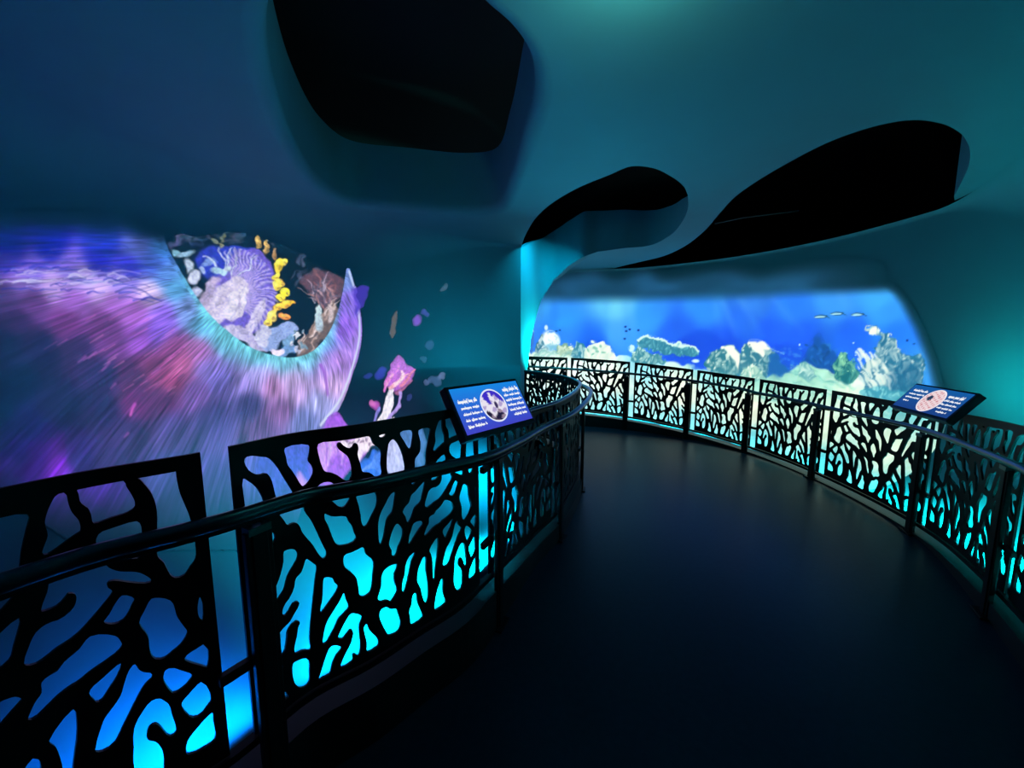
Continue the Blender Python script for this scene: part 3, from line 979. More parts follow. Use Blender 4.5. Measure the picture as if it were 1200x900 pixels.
AN.poly([(454, 460), (462, 458), (461, 470), (459, 484), (461, 500), (452, 512), (440, 512), (436, 504), (445, 488), (450, 474)], (248, 240, 250), soft=0.9, ident=POLYP)
AN.stroke([(470, 462), (468, 474), (458, 488), (449, 502)], 4.5, (176, 150, 226), 3, soft=0.8, ident=POLYP)
AN.stroke([(444, 478), (440, 490), (436, 502)], 4, (136, 126, 214), 4, soft=0.9, ident=POLYP)
AN.poly([(464, 488), (462, 500), (463, 508), (452, 508)], (240, 232, 248), soft=0.9, ident=POLYP)
# foot of the anemone, seen through the railing's top cutouts
AN.poly([(366, 520), (380, 498), (392, 484), (399, 487), (404, 497), (412, 506), (424, 514), (432, 520), (428, 534), (412, 548), (398, 566), (378, 572), (362, 560)], (164, 84, 222), soft=1.3, ident=LOWER)
AN.poly([(374, 520), (386, 505), (398, 503), (410, 512), (404, 528), (390, 536), (380, 556), (372, 548)], (222, 170, 240), soft=2.2, alpha=0.8, ident=LOWER)
for k in range(9):
    x = 380 + 5 * k
    AN.stroke([(x, 512 + r_.random() * 8), (x + 2, 528), (x - 4 + r_.random() * 8, 545)], 2.2, [(150, 70, 210), (240, 206, 246), (196, 110, 230)][k % 3], 1.0, alpha=0.7, soft=1.2, ident=LOWER)
AN.poly([(400, 522), (412, 512), (424, 512), (436, 510), (440, 520), (428, 530), (420, 542), (412, 534), (404, 532)], (246, 226, 238), soft=1.0, ident=LOWER)
for k in range(8):
    AN.blob(404 + 4 * k, 518 + r_.normal(0, 4), 1.6, 2.2, (96, 60, 90), rot=r_.random(), soft=.5, alpha=.6)
AN.poly([(418, 548), (424, 540), (438, 530), (450, 528), (450, 548), (450, 566), (432, 562), (420, 562)], (58, 112, 232), soft=1.3, ident=LOWER)
for k in range(7):
    AN.stroke([(424, 552), (437, 546 + 2 * k - 8), (450, 540 + 5 * k - 14)], 1.4, (120, 160, 244), 1.8, alpha=0.6, soft=0.8)
AN.poly([(452, 550), (455, 516), (462, 512), (472, 530), (478, 556), (464, 566)], (190, 194, 236), soft=1.6, ident=LOWER)
AN.poly([(468, 512), (480, 500), (494, 500), (502, 520), (492, 548), (478, 540)], (100, 152, 226), soft=2.2, alpha=0.8, ident=LOWER)
AN.poly([(300, 540), (330, 522), (360, 516), (372, 540), (362, 566), (330, 580), (305, 572)], (74, 84, 206), soft=2.5, alpha=0.7, ident=LOWER)
AN.poly([(344, 566), (352, 556), (358, 562), (366, 570), (356, 580), (346, 576)], (216, 150, 226), soft=1.5, alpha=0.8, ident=LOWER)

AN.warp(4, 12, 10, 61, only=[POLYP, LOWER] + list(range(SPECK, SPECK + 20)))
det = value_noise(AN.nu, AN.nv, 330, 170, 31) * .6 + value_noise(AN.nu, AN.nv, 130, 66, 32) * .4
sel_ = np.isin(AN.id, [MOUTH, FRILL, POLYP, LOWER])[..., None]
AN.c = np.where((AN.id == FRILL)[..., None], np.clip(AN.c * 1.15, 0, 255), AN.c)
AN.c = np.where(sel_, AN.c * (0.80 + 0.38 * det)[..., None], AN.c)
AN.c *= smoothstep(0, .45, AN.u - AN.u[0])[:, None, None]
proj = thing('anemone_projection', 'huge purple sea anemone picture projected across the dark left wall', 'projection', tuple(AN.P[AN.nu // 2, 0] * [1, 1, 0]))
AN.build(proj, [(BODY, 'anemone_body', None), (MOUTH, 'mouth_tentacles', 'pale lilac folds and brown tendrils in the mouth'), (FRILL, 'yellow_frill', 'bright yellow lobed frill'),
                (POLYP, 'pink_polyp', 'pink and white polyp on a pale stalk'), *[(SPECK + k, 'drifting_speck', None) for k in range(20)], (LOWER, 'anemone_foot', 'magenta, white and blue foot')], M_pic)

# ------------------------------------------------------------------ the reef on the far wall
ra, rb = s_px(right_surface, RFC.len, 585), s_px(right_surface, RFC.len, 1125, lo=3.0)
RE = Mural(right_surface, ra, rb, 0.06, 2.85, 760, 400)
WATER, SAND, CORAL0 = 1, 2, 10
r_ = np.random.default_rng(21)
x_, y_ = np.nan_to_num(RE.px[..., 0], nan=-999), np.nan_to_num(RE.px[..., 1], nan=-999)
WK = [(630, 358, (60, 150, 230)), (655, 372, (48, 136, 250)), (722, 358, (96, 194, 255)), (722, 392, (62, 150, 255)), (700, 402, (32, 84, 232)), (655, 396, (48, 114, 242)), (760, 370, (52, 142, 250)), (790, 392, (36, 92, 236)),
      (830, 360, (48, 134, 246)), (850, 402, (26, 64, 214)), (800, 412, (30, 62, 222)), (870, 372, (40, 102, 232)), (905, 392, (32, 82, 240)), (930, 360, (42, 114, 232)), (940, 396, (32, 82, 232)), (980, 355, (62, 152, 246)),
      (1030, 350, (62, 162, 240)), (1000, 392, (32, 92, 236)), (1050, 392, (36, 112, 240)), (1080, 432, (60, 152, 240)), (960, 422, (26, 82, 200)), (1040, 366, (52, 142, 246)), (690, 416, (30, 82, 226)), (880, 355, (52, 122, 226)), (1060, 430, (40, 112, 230))]
water = RE.field(WK, 4.0) * (0.94 + 0.12 * value_noise(RE.nu, RE.nv, 40, 14, 8))[..., None]
topline = np.interp(x_, [600, 640, 850, 960, 1045, 1100], [353, 352, 349, 343, 338, 334])
edge_r = np.interp(y_, [330, 345, 355, 385, 420, 455, 480, 520], [1040, 1052, 1060, 1076, 1090, 1099, 1104, 1108])
mask = smoothstep(-9, 9, y_ - topline) * (1 - smoothstep(-12, 8, x_ - edge_r))
haze = 0.0 * smoothstep(-34, 0, y_ - topline) * (1 - smoothstep(-30, 30, x_ - edge_r))
RE.c[:] = water
RE.a[:] = 1
RE.id[:] = WATER
for x0, y0, x1, y1, w, al in ((722, 352, 722, 418, 16, .35), (738, 352, 742, 400, 10, .16), (846, 350, 862, 392, 7, .22), (868, 350, 890, 392, 6, .16), (905, 348, 940, 388, 5, .14), (838, 350, 846, 396, 8, .14), (985, 345, 1000, 372, 12, .10)):
    RE.stroke([(x0, y0), ((x0 + x1) / 2, (y0 + y1) / 2), (x1, y1)], w, (120, 205, 255), w * 1.3, (60, 130, 250), alpha=al, soft=4)
# faint far mountains in the water
for L in ([(780, 412), (800, 396), (822, 386), (845, 398), (866, 414), (850, 428), (800, 428)], [(672, 416), (684, 402), (700, 398), (716, 410), (716, 424), (680, 424)], [(886, 430), (900, 408), (930, 404), (950, 418), (950, 440), (900, 440)]):
    RE.poly(L, (22, 56, 206), soft=2.0, alpha=0.6)
# dark rock spires
RE.poly([(936, 432), (944, 416), (953, 396), (960, 390), (966, 402), (976, 414), (984, 430), (980, 440), (950, 438)], (20, 66, 150), soft=1.6, alpha=0.9, ident=CORAL0 + 7)
for k in range(40):
    x, y = r_.uniform(944, 980), r_.uniform(404, 434)
    RE.blob(x, y, 2.4, 1.6, [(40, 110, 190), (16, 50, 120)][k % 2], rot=r_.random() * 3, soft=.5, alpha=.6)
for k in range(30):
    x, y = r_.uniform(906, 940), r_.uniform(408, 428)
    RE.blob(x, y, 2.0, 1.5, (60, 130, 220), soft=.5, alpha=.4)
# sea bed
SANDL = [(560, 412), (615, 414), (640, 410), (665, 412), (690, 419), (735, 418), (760, 424), (800, 428), (840, 434), (870, 440), (900, 438), (925, 431), (945, 427), (975, 436), (1000, 440), (1030, 452), (1070, 466), (1090, 457), (1130, 452)]
sand_top = np.interp(x_, [p[0] for p in SANDL], [p[1] for p in SANDL]) + 3 * (value_noise(RE.nu, RE.nv, 90, 3, 5) - .5)
depth = np.clip((y_ - sand_top) / np.interp(x_, [620, 750, 900, 1100], [68, 75, 95, 140]), 0, 1)
sand = RE.field([(630, 416, (206, 232, 214)), (690, 424, (226, 240, 226)), (750, 426, (150, 214, 224)), (830, 436, (150, 214, 210)), (900, 448, (150, 206, 184)), (960, 445, (172, 224, 196)), (1000, 448, (214, 240, 206)), (1060, 474, (110, 186, 184)), (1095, 462, (150, 222, 224)),
                 (650, 440, (232, 234, 214)), (720, 445, (226, 230, 208)), (800, 460, (226, 230, 205)), (880, 480, (222, 228, 200)), (960, 500, (206, 224, 196)), (1040, 520, (200, 222, 194)), (1090, 540, (180, 216, 190)),
                 (650, 470, (150, 214, 216)), (720, 480, (140, 210, 214)), (800, 496, (130, 208, 214)), (880, 520, (110, 204, 210)), (960, 550, (84, 200, 206)), (1040, 590, (80, 204, 204)), (1080, 610, (76, 206, 204))], 4.0)  # turquoise towards the bottom is LED light painted into the sand's emission
n1 = value_noise(RE.nu, RE.nv, 220, 40, 6)
n2 = value_noise(RE.nu, RE.nv, 60, 12, 7)
sand = sand * (0.88 + 0.14 * n1 + 0.12 * n2)[..., None]
RE.put((slice(None), slice(None)), smoothstep(-1.5, 1.5, y_ - sand_top), sand, SAND)
for k in range(70):                                                      # ripples of the bed
    x, y = r_.uniform(900, 1040), 0
    y = np.interp(x, [p[0] for p in SANDL], [p[1] for p in SANDL]) + r_.uniform(2, 34)
    RE.stroke([(x - 9, y - 3), (x, y), (x + 10, y + 4)], 1.6, [(226, 244, 220), (74, 150, 150), (110, 184, 170)][k % 3], 1.0, alpha=0.5, soft=0.8)


def coral(poly, dark, light, n, size, ident, direction=(0.3, -1.0), soft=0.8, spread=0.55):
    RE.poly(poly, dark, soft=soft, ident=ident)
    Pp = np.array(poly, float)
    lo, hi_ = Pp.min(0), Pp.max(0)
    k = 0
    tries = 0
    while k < n and tries < n * 8:
        tries += 1
        p = r_.uniform(lo, hi_)
        if not inside(Pp, p[None])[0]:
            continue
        k += 1
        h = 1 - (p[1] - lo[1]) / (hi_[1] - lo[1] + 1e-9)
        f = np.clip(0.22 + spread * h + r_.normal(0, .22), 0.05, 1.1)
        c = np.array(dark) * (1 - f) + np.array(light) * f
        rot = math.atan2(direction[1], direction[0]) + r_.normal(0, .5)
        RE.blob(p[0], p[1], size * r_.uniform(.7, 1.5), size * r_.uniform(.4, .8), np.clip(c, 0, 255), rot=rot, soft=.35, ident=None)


# left group of round heads
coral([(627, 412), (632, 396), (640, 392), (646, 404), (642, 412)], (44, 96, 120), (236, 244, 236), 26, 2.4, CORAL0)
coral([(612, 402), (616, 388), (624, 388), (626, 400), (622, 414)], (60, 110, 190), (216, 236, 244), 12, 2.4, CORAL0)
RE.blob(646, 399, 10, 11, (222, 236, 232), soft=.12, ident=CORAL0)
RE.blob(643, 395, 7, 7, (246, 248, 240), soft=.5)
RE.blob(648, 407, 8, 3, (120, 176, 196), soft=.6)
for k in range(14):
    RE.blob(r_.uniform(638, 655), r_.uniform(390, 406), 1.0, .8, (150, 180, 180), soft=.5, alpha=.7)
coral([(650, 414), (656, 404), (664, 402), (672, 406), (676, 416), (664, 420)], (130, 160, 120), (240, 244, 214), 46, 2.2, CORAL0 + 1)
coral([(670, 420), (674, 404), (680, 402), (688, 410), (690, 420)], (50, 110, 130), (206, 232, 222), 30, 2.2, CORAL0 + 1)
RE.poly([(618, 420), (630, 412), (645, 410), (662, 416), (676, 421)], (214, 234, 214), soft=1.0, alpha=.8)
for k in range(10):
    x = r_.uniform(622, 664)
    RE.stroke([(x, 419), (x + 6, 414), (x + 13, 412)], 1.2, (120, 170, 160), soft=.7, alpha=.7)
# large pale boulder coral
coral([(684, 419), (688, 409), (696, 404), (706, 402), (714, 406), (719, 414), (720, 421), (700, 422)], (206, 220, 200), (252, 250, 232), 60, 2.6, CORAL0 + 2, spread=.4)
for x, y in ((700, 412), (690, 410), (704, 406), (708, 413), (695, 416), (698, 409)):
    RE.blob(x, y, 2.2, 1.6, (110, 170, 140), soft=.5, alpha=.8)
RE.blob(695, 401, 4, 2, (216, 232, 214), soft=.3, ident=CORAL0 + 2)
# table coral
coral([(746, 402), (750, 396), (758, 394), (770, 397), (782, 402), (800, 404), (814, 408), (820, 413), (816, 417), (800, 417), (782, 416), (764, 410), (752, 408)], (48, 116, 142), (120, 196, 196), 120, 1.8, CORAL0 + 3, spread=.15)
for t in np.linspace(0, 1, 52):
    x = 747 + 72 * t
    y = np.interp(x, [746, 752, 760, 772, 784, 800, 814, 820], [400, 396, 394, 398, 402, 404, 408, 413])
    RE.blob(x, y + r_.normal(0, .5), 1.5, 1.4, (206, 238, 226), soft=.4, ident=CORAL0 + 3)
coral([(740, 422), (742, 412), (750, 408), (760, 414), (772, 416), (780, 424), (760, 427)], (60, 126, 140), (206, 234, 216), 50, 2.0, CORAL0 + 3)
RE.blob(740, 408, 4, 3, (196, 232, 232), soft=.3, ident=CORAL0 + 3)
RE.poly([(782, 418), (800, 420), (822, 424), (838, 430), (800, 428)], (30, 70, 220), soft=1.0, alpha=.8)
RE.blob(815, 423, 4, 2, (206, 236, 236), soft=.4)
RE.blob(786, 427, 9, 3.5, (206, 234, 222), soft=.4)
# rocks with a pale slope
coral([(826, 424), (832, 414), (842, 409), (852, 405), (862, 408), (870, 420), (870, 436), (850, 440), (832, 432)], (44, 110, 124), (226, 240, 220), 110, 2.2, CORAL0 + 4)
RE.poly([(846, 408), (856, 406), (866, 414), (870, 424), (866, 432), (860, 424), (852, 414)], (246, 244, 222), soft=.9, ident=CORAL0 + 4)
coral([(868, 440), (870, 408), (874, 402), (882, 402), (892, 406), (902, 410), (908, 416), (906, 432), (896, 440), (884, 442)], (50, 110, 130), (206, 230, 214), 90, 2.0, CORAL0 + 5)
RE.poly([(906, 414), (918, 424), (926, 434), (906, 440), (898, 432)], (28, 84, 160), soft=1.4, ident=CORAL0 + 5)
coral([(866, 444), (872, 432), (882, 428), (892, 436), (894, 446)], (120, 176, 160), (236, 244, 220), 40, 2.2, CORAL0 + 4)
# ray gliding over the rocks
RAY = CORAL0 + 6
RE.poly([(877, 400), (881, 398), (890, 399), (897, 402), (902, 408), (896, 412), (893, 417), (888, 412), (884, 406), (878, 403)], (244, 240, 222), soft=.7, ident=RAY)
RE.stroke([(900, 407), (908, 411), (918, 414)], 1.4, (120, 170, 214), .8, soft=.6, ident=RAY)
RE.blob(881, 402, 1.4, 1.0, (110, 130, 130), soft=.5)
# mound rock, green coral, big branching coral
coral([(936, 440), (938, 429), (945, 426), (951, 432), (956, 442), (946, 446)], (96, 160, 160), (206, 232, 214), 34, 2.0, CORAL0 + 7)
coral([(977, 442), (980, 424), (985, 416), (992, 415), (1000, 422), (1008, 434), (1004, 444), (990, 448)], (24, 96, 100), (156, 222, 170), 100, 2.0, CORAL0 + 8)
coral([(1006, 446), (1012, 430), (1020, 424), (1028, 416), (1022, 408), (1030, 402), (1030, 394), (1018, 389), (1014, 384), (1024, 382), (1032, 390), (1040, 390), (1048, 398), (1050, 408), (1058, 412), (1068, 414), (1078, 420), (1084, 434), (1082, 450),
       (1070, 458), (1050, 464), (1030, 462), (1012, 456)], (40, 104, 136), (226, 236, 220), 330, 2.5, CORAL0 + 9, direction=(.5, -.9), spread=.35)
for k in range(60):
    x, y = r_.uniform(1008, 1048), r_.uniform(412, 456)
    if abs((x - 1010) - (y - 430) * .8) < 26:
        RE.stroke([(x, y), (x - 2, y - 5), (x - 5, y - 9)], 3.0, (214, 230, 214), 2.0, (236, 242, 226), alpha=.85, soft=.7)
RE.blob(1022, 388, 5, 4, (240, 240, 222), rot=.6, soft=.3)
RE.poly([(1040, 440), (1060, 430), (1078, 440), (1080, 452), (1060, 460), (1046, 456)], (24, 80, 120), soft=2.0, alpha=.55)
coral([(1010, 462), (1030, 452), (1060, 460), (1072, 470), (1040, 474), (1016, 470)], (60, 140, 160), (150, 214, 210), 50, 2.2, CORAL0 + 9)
RE.warp(3.2, 9, 7, 71, only=[SAND] + list(range(CORAL0, CORAL0 + 10)))
# fish
FISH = CORAL0 + 20
for FISH, x, y in ((30, 962, 371), (31, 981, 367.5), (32, 1005, 368.5)):
    RE.blob(x, y, 7.5, 2.1, (28, 72, 120), rot=-.04, soft=.2, ident=FISH)
    RE.blob(x - 1, y + .3, 6, 1.0, (176, 232, 236), rot=-.04, soft=.4)
    RE.stroke([(x + 6, y - .5), (x + 11, y + 2)], 1.3, (24, 60, 100), .8, soft=.5, ident=FISH)
FISH = 33
for x, y in ((733, 383), (738, 386), (734, 388), (748, 387), (732, 397), (656, 387), (652, 388), (1063, 399), (1071, 403), (623, 384)):
    RE.blob(x, y, 1.6, 1.2, (20, 40, 130), soft=.4, ident=FISH)
for x, y in ((1000, 402), (1012, 412), (1003, 413), (937, 404), (1003, 416)):
    RE.blob(x, y, 1.1, 1.0, (170, 214, 250), soft=.4)
for x, y in ((640, 384), (612, 386)):
    RE.blob(x, y, 2, 3, (200, 226, 240), soft=.4)
RE.c = np.clip(RE.c * 1.08, 0, 255)
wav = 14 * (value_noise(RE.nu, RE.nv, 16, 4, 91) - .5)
painted_glow = smoothstep(-40, -14, y_ - topline + wav) * (1 - smoothstep(930, 1045, x_)) * (0.8 + .4 * value_noise(RE.nu, RE.nv, 20, 30, 92))  # dim blue wall glow above the reef, painted into open_water's emission colour
RE.c = RE.c * mask[..., None] + ((1 - mask) * painted_glow)[..., None] * np.array([26, 66, 100.])
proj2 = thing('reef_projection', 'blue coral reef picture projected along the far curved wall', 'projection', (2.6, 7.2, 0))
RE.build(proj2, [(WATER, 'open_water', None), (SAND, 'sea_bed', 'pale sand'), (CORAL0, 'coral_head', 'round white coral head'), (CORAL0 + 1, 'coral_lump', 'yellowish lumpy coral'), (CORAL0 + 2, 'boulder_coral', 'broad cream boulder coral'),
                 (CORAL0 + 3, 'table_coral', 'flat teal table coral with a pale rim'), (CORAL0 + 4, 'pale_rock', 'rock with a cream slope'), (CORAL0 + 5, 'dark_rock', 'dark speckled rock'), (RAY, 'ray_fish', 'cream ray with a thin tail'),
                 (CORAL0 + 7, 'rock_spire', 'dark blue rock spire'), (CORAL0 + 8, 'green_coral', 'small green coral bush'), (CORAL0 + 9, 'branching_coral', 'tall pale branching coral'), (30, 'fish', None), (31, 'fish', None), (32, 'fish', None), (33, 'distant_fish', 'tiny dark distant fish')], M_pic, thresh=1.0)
for o in COL.objects:
    if o.name.startswith('distant_fish'):
        o['kind'] = 'stuff'
# ================================================================== coral-patterned balustrades
# outlines of the cutouts traced on the two nearest panels (pixels = offset + traced / 7.5)
TR2 = []     # second panel
TR1 = []     # first panel (shows the far half of the same pattern larger)


def tr(dst, ox, oy, *p):
    dst.append([(ox + p[i] / 7.5, oy + p[i + 1] / 7.5) for i in range(0, len(p), 2)])


A_ = (260, 500)
B_ = (260, 600)
C_ = (260, 700)
D_ = (400, 480)
E_ = (400, 580)
F_ = (400, 660)
tr(TR2, *A_, 190,300, 200,270, 250,255, 330,262, 400,272, 450,310, 500,375, 550,460, 600,540, 625,585, 665,640, 715,690, 725,740, 780,820, 830,920, 880,1030, 915,1100, 912,1140, 890,1155, 850,1120, 800,1040, 740,970, 700,920, 680,870, 650,842, 620,845, 575,865, 545,825, 500,770, 478,735, 470,680, 468,620, 455,560, 435,480, 410,430, 380,405, 330,420, 280,412, 230,380, 200,335)
tr(TR2, *A_, 180,455, 250,490, 300,530, 340,590, 362,640, 370,690, 300,735, 200,745, 195,682)
tr(TR2, *B_, 210,70, 250,58, 310,80, 380,110, 430,165, 465,205, 465,240, 430,285, 380,325, 320,350, 270,345, 240,310)
tr(TR2, *A_, 550,185, 760,160, 765,230, 755,300, 785,340, 800,390, 785,440, 750,495, 715,525, 690,505, 650,440, 610,380, 575,335, 560,270)
tr(TR2, *A_, 845,150, 1010,125, 1190,100, 1295,85, 1330,150, 1395,210, 1395,330, 1402,420, 1350,437, 1300,405, 1235,395, 1215,330, 1190,240, 1196,180, 1180,143, 1158,150, 1135,188, 1100,185, 1065,162, 1035,135, 1012,150, 1015,185, 1060,225, 1105,262, 1130,320, 1140,390, 1135,440, 1105,478, 1070,465, 1020,430, 960,405, 910,395, 880,350, 855,270)
tr(TR2, *A_, 825,550, 865,500, 910,483, 960,487, 1000,520, 1060,560, 1125,590, 1115,645, 1075,700, 1045,708, 1000,680, 945,632, 880,600)
tr(TR2, *B_, 905,10, 960,35, 1085,35, 1110,80, 1140,120, 1160,180, 1178,230, 1150,262, 1090,285, 1025,290, 990,260, 960,190, 930,110, 900,50)
tr(TR2, *B_, 245,480, 310,425, 370,405, 432,402, 425,470, 405,570, 385,640, 330,730, 272,800, 262,650, 300,600, 330,555, 330,525, 310,515, 285,525, 258,552)
tr(TR2, *B_, 540,345, 580,325, 630,325, 665,370, 655,420, 610,500, 570,580, 545,680, 500,750, 450,820, 430,870, 418,950, 415,1030, 395,1070, 370,1078, 345,1050, 335,990, 290,988, 282,895, 360,810, 420,740, 470,650, 510,540, 535,430)
tr(TR2, *B_, 738,410, 790,440, 828,475, 815,600, 800,760, 785,900, 775,1000, 768,1120, 775,1210, 715,1210, 650,1238, 630,1220, 640,1150, 655,1080, 665,1010, 683,965, 655,955, 610,990, 575,1050, 568,1110, 560,1170, 545,1230, 505,1280, 498,1305, 530,1355, 515,1430, 500,1520, 460,1580, 420,1610, 340,1635, 330,1520, 380,1440, 410,1350, 425,1280, 405,1215, 450,1140, 500,1060, 540,1010, 590,960, 630,890, 670,820, 675,790, 650,785, 610,820, 580,880, 550,908, 525,890, 540,820, 590,750, 630,660, 645,580, 690,530, 715,470)
tr(TR2, *B_, 900,570, 970,575, 985,610, 1018,650, 990,720, 940,790, 890,860, 865,885, 860,870, 880,760, 885,640, 890,590)
tr(TR2, *B_, 1068,705, 1090,770, 1112,835, 1060,900, 1020,940, 1000,990, 970,1050, 930,1120, 905,1158, 885,1145, 890,1080, 920,960, 980,860, 1035,770)
tr(TR2, *E_, 15,560, 30,520, 75,505, 130,480, 180,455, 200,470, 215,520, 260,555, 283,600, 275,700, 268,790, 250,850, 210,885, 180,888, 155,870, 145,800, 125,720, 75,670, 30,630)
tr(TR2, *F_, 85,435, 160,450, 180,475, 155,540, 155,620, 163,740, 145,808, 115,790, 95,800, 95,855, -5,912, 0,870, 40,780, 80,700, 100,600, 80,575, 50,610, 10,658, -30,650, -20,610, 30,510)
tr(TR2, *C_, 620,575, 660,550, 725,528, 765,560, 768,640, 765,735, 740,775, 690,785, 650,765, 625,720)
tr(TR2, *C_, 960,420, 1050,435, 1000,510, 965,590, 940,680, 850,725, 870,640, 910,520)
tr(TR2, *C_, 538,822, 575,880, 475,925)
tr(TR2, *D_, 325,228, 390,214, 375,237, 345,244)
tr(TR2, *D_, 410,300, 445,260, 480,280, 520,350, 545,430, 556,540, 520,590, 450,612, 408,590)
tr(TR2, *D_, 130,750, 180,715, 265,700, 300,740, 312,800, 300,860, 260,940, 225,1010, 203,1025, 180,1005, 165,920, 150,840)
tr(TR2, *D_, 510,200, 620,185, 620,280, 605,340, 590,340, 550,280)
tr(TR2, *D_, 675,180, 778,165, 770,240, 755,320, 745,400, 740,490, 700,560, 670,605, 625,660, 608,640, 625,570, 640,508, 645,430, 685,370, 690,280)
tr(TR2, *D_, 895,390, 920,440, 825,465)
tr(TR2, *D_, 470,720, 462,820, 445,900, 405,950, 385,1030, 370,1120, 345,1182, 332,1175, 320,1080, 322,980, 340,910, 380,830, 430,740)
tr(TR2, *D_, 730,625, 710,750, 695,810, 645,860, 620,930, 590,988, 575,988, 560,940, 535,895, 550,860, 590,810, 610,750, 650,710)
tr(TR2, *E_, 480,250, 515,270, 538,320, 528,390, 500,450, 475,530, 445,537, 435,480, 415,440, 420,390, 445,310)
tr(TR2, *E_, 660,230, 700,227, 715,255, 690,290, 650,350, 610,415, 590,433, 590,370, 610,300, 630,250)
tr(TR2, *E_, 640,498, 645,515, 615,590, 595,680, 570,790, 545,852, 530,845, 530,780, 550,690, 565,590, 600,530)
tr(TR2, *F_, 725,-65, 742,-40, 740,60, 755,170, 758,280, 745,345, 725,330, 705,270, 690,210, 665,165, 660,140, 680,20)
tr(TR2, *F_, 488,5, 485,50, 465,90, 465,160, 488,240, 465,290, 430,335, 405,318, 345,332, 315,310, 320,280, 345,200, 350,110, 380,50, 430,15)
tr(TR2, *F_, 340,410, 385,380, 430,400, 475,395, 495,440, 518,520, 500,590, 415,627, 380,580, 340,500, 330,450)
tr(TR2, *F_, 640,255, 655,270, 665,340, 690,400, 712,470, 615,540, 600,480, 593,410, 612,360, 620,290)
tr(TR2, *F_, 880,125, 890,150, 890,260, 912,345, 820,410, 820,330, 840,230)
tr(TR2, *F_, 215,530, 228,545, 240,580, 300,640, 323,680, 320,725, 230,775, 220,690, 200,610, 195,560)
tr(TR2, *E_, 840,370, 845,480, 825,640, 812,745, 805,740, 795,600, 785,520, 770,480)
G_ = (120, 520)
H_ = (120, 640)
I_ = (0, 520)
J_ = (0, 640)
K_ = (0, 760)
L_ = (120, 760)
tr(TR1, *G_, 305,270, 640,200, 650,290, 680,430, 720,530, 765,640, 795,770, 818,900, 818,1010, 770,1080, 720,1150, 655,1175, 610,1160, 570,1100, 540,1040, 490,990, 478,930, 482,720, 480,600, 460,500, 420,415, 350,330)
tr(TR1, *I_, 680,385, 1080,300, 1110,370, 1160,450, 1185,510, 1180,560, 1120,600, 980,645, 825,695, 800,620, 770,560, 730,535, 700,500, 690,440)
tr(TR1, *I_, 845,830, 880,775, 960,745, 1200,675, 1228,690, 1245,740, 1246,790, 1245,920, 1235,970, 1208,1003, 1150,1003, 1060,985, 900,940, 850,890)
tr(TR1, *I_, 480,460, 530,420, 565,412, 585,450, 600,520, 630,600, 690,670, 705,720, 705,770, 640,810, 540,885, 420,965, 370,970, 365,950, 380,900, 415,800, 390,690, 410,600, 440,530)
tr(TR1, *J_, 895,140, 960,185, 1050,215, 1200,220, 1270,245, 1330,290, 1315,318, 1250,322, 1150,315, 1000,297, 960,305, 935,345, 990,395, 900,520, 800,640, 700,750, 600,830, 490,900, 400,975, 320,1025, 240,1045, 205,1025, 220,950, 240,900, 280,800, 330,730, 430,665, 500,645, 590,590, 650,520, 668,440, 650,412, 600,412, 555,470, 500,520, 420,555, 360,570, 360,530, 410,400, 445,290, 650,225)
tr(TR1, *H_, 175,425, 280,455, 250,530, 210,610, 170,655, 80,680, 10,655, 60,590, 110,500)
tr(TR1, *H_, 430,455, 480,445, 560,455, 610,480, 635,540, 650,600, 700,680, 745,745, 730,800, 680,870, 630,910, 550,975, 490,990, 440,965, 415,900, 408,820, 395,775, 330,690, 325,650, 370,560, 410,480)
tr(TR1, *H_, 855,440, 866,440, 880,650, 850,620, 835,560, 840,490)
tr(TR1, *L_, 720,80, 740,50, 830,-10, 905,-50, 920,160, 880,148, 800,125, 735,100)
tr(TR1, *L_, 555,180, 600,160, 700,185, 790,225, 770,275, 700,345, 630,385, 600,370, 550,300, 535,260)
tr(TR1, *L_, 865,285, 955,450, 910,520, 860,580, 800,600, 755,580, 695,470, 760,390)
tr(TR1, *L_, 960,555, 975,640, 985,800, 900,860, 830,900, 745,920, 750,800, 830,690)
tr(TR1, *L_, 430,450, 490,428, 545,450, 585,485, 610,570, 645,680, 640,740, 600,765, 560,740, 520,690, 470,655, 425,670, 390,740, 400,790, 470,810, 515,860, 535,920, 540,1010, 520,1100, 400,1160, 300,1100, 270,960, 275,860, 270,760, 290,660, 350,550)
tr(TR1, *L_, 290,130, 320,175, 370,200, 440,210, 430,260, 370,320, 300,440, 240,560, 170,700, 110,820, 40,880, -60,900, -55,820, -20,700, 20,600, 80,520, 160,400, 190,300, 230,190, 270,135)
tr(TR1, *K_, 1060,120, 1030,240, 960,350, 900,440, 860,468, 820,440, 780,385, 800,340, 900,250)
tr(TR1, *K_, 790,-115, 1010,-120, 1060,-70, 1075,-40, 1050,10, 980,70, 880,140, 780,210, 700,280, 600,340, 500,420, 400,520, 300,610, 240,620, 250,580, 300,470, 360,380, 360,290, 410,240, 500,190, 560,110, 620,60, 690,0)

S_L1E = LFC.cross(234, 530, 1.0)[0]
S_L2S = LFC.cross(267.5, 520, 1.0)[0]
S_L2E = LFC.cross(559, 475, 1.0)[0]
S_L3S = LFC.cross(571.5, 500, S_L2E)[0]
PL = S_L2E - S_L2S                                           # length of one panel
L_TOP = lambda s: np.interp(s, [S_L2E, S_L3S, S_L3S + 1, 99], [ZL, ZL2 + .02, ZL2, 1.12])
L_BOT = lambda s: np.interp(s, [0, S_L2S, S_L2S + PL * .5, S_L2E, S_L3S + .6, 99], [.325, .325, .325, .33, .22, .2])
R_TOP = lambda s: RFC.at(s)[..., 2]
R_BOT = lambda s: RFC.at(s)[..., 3]


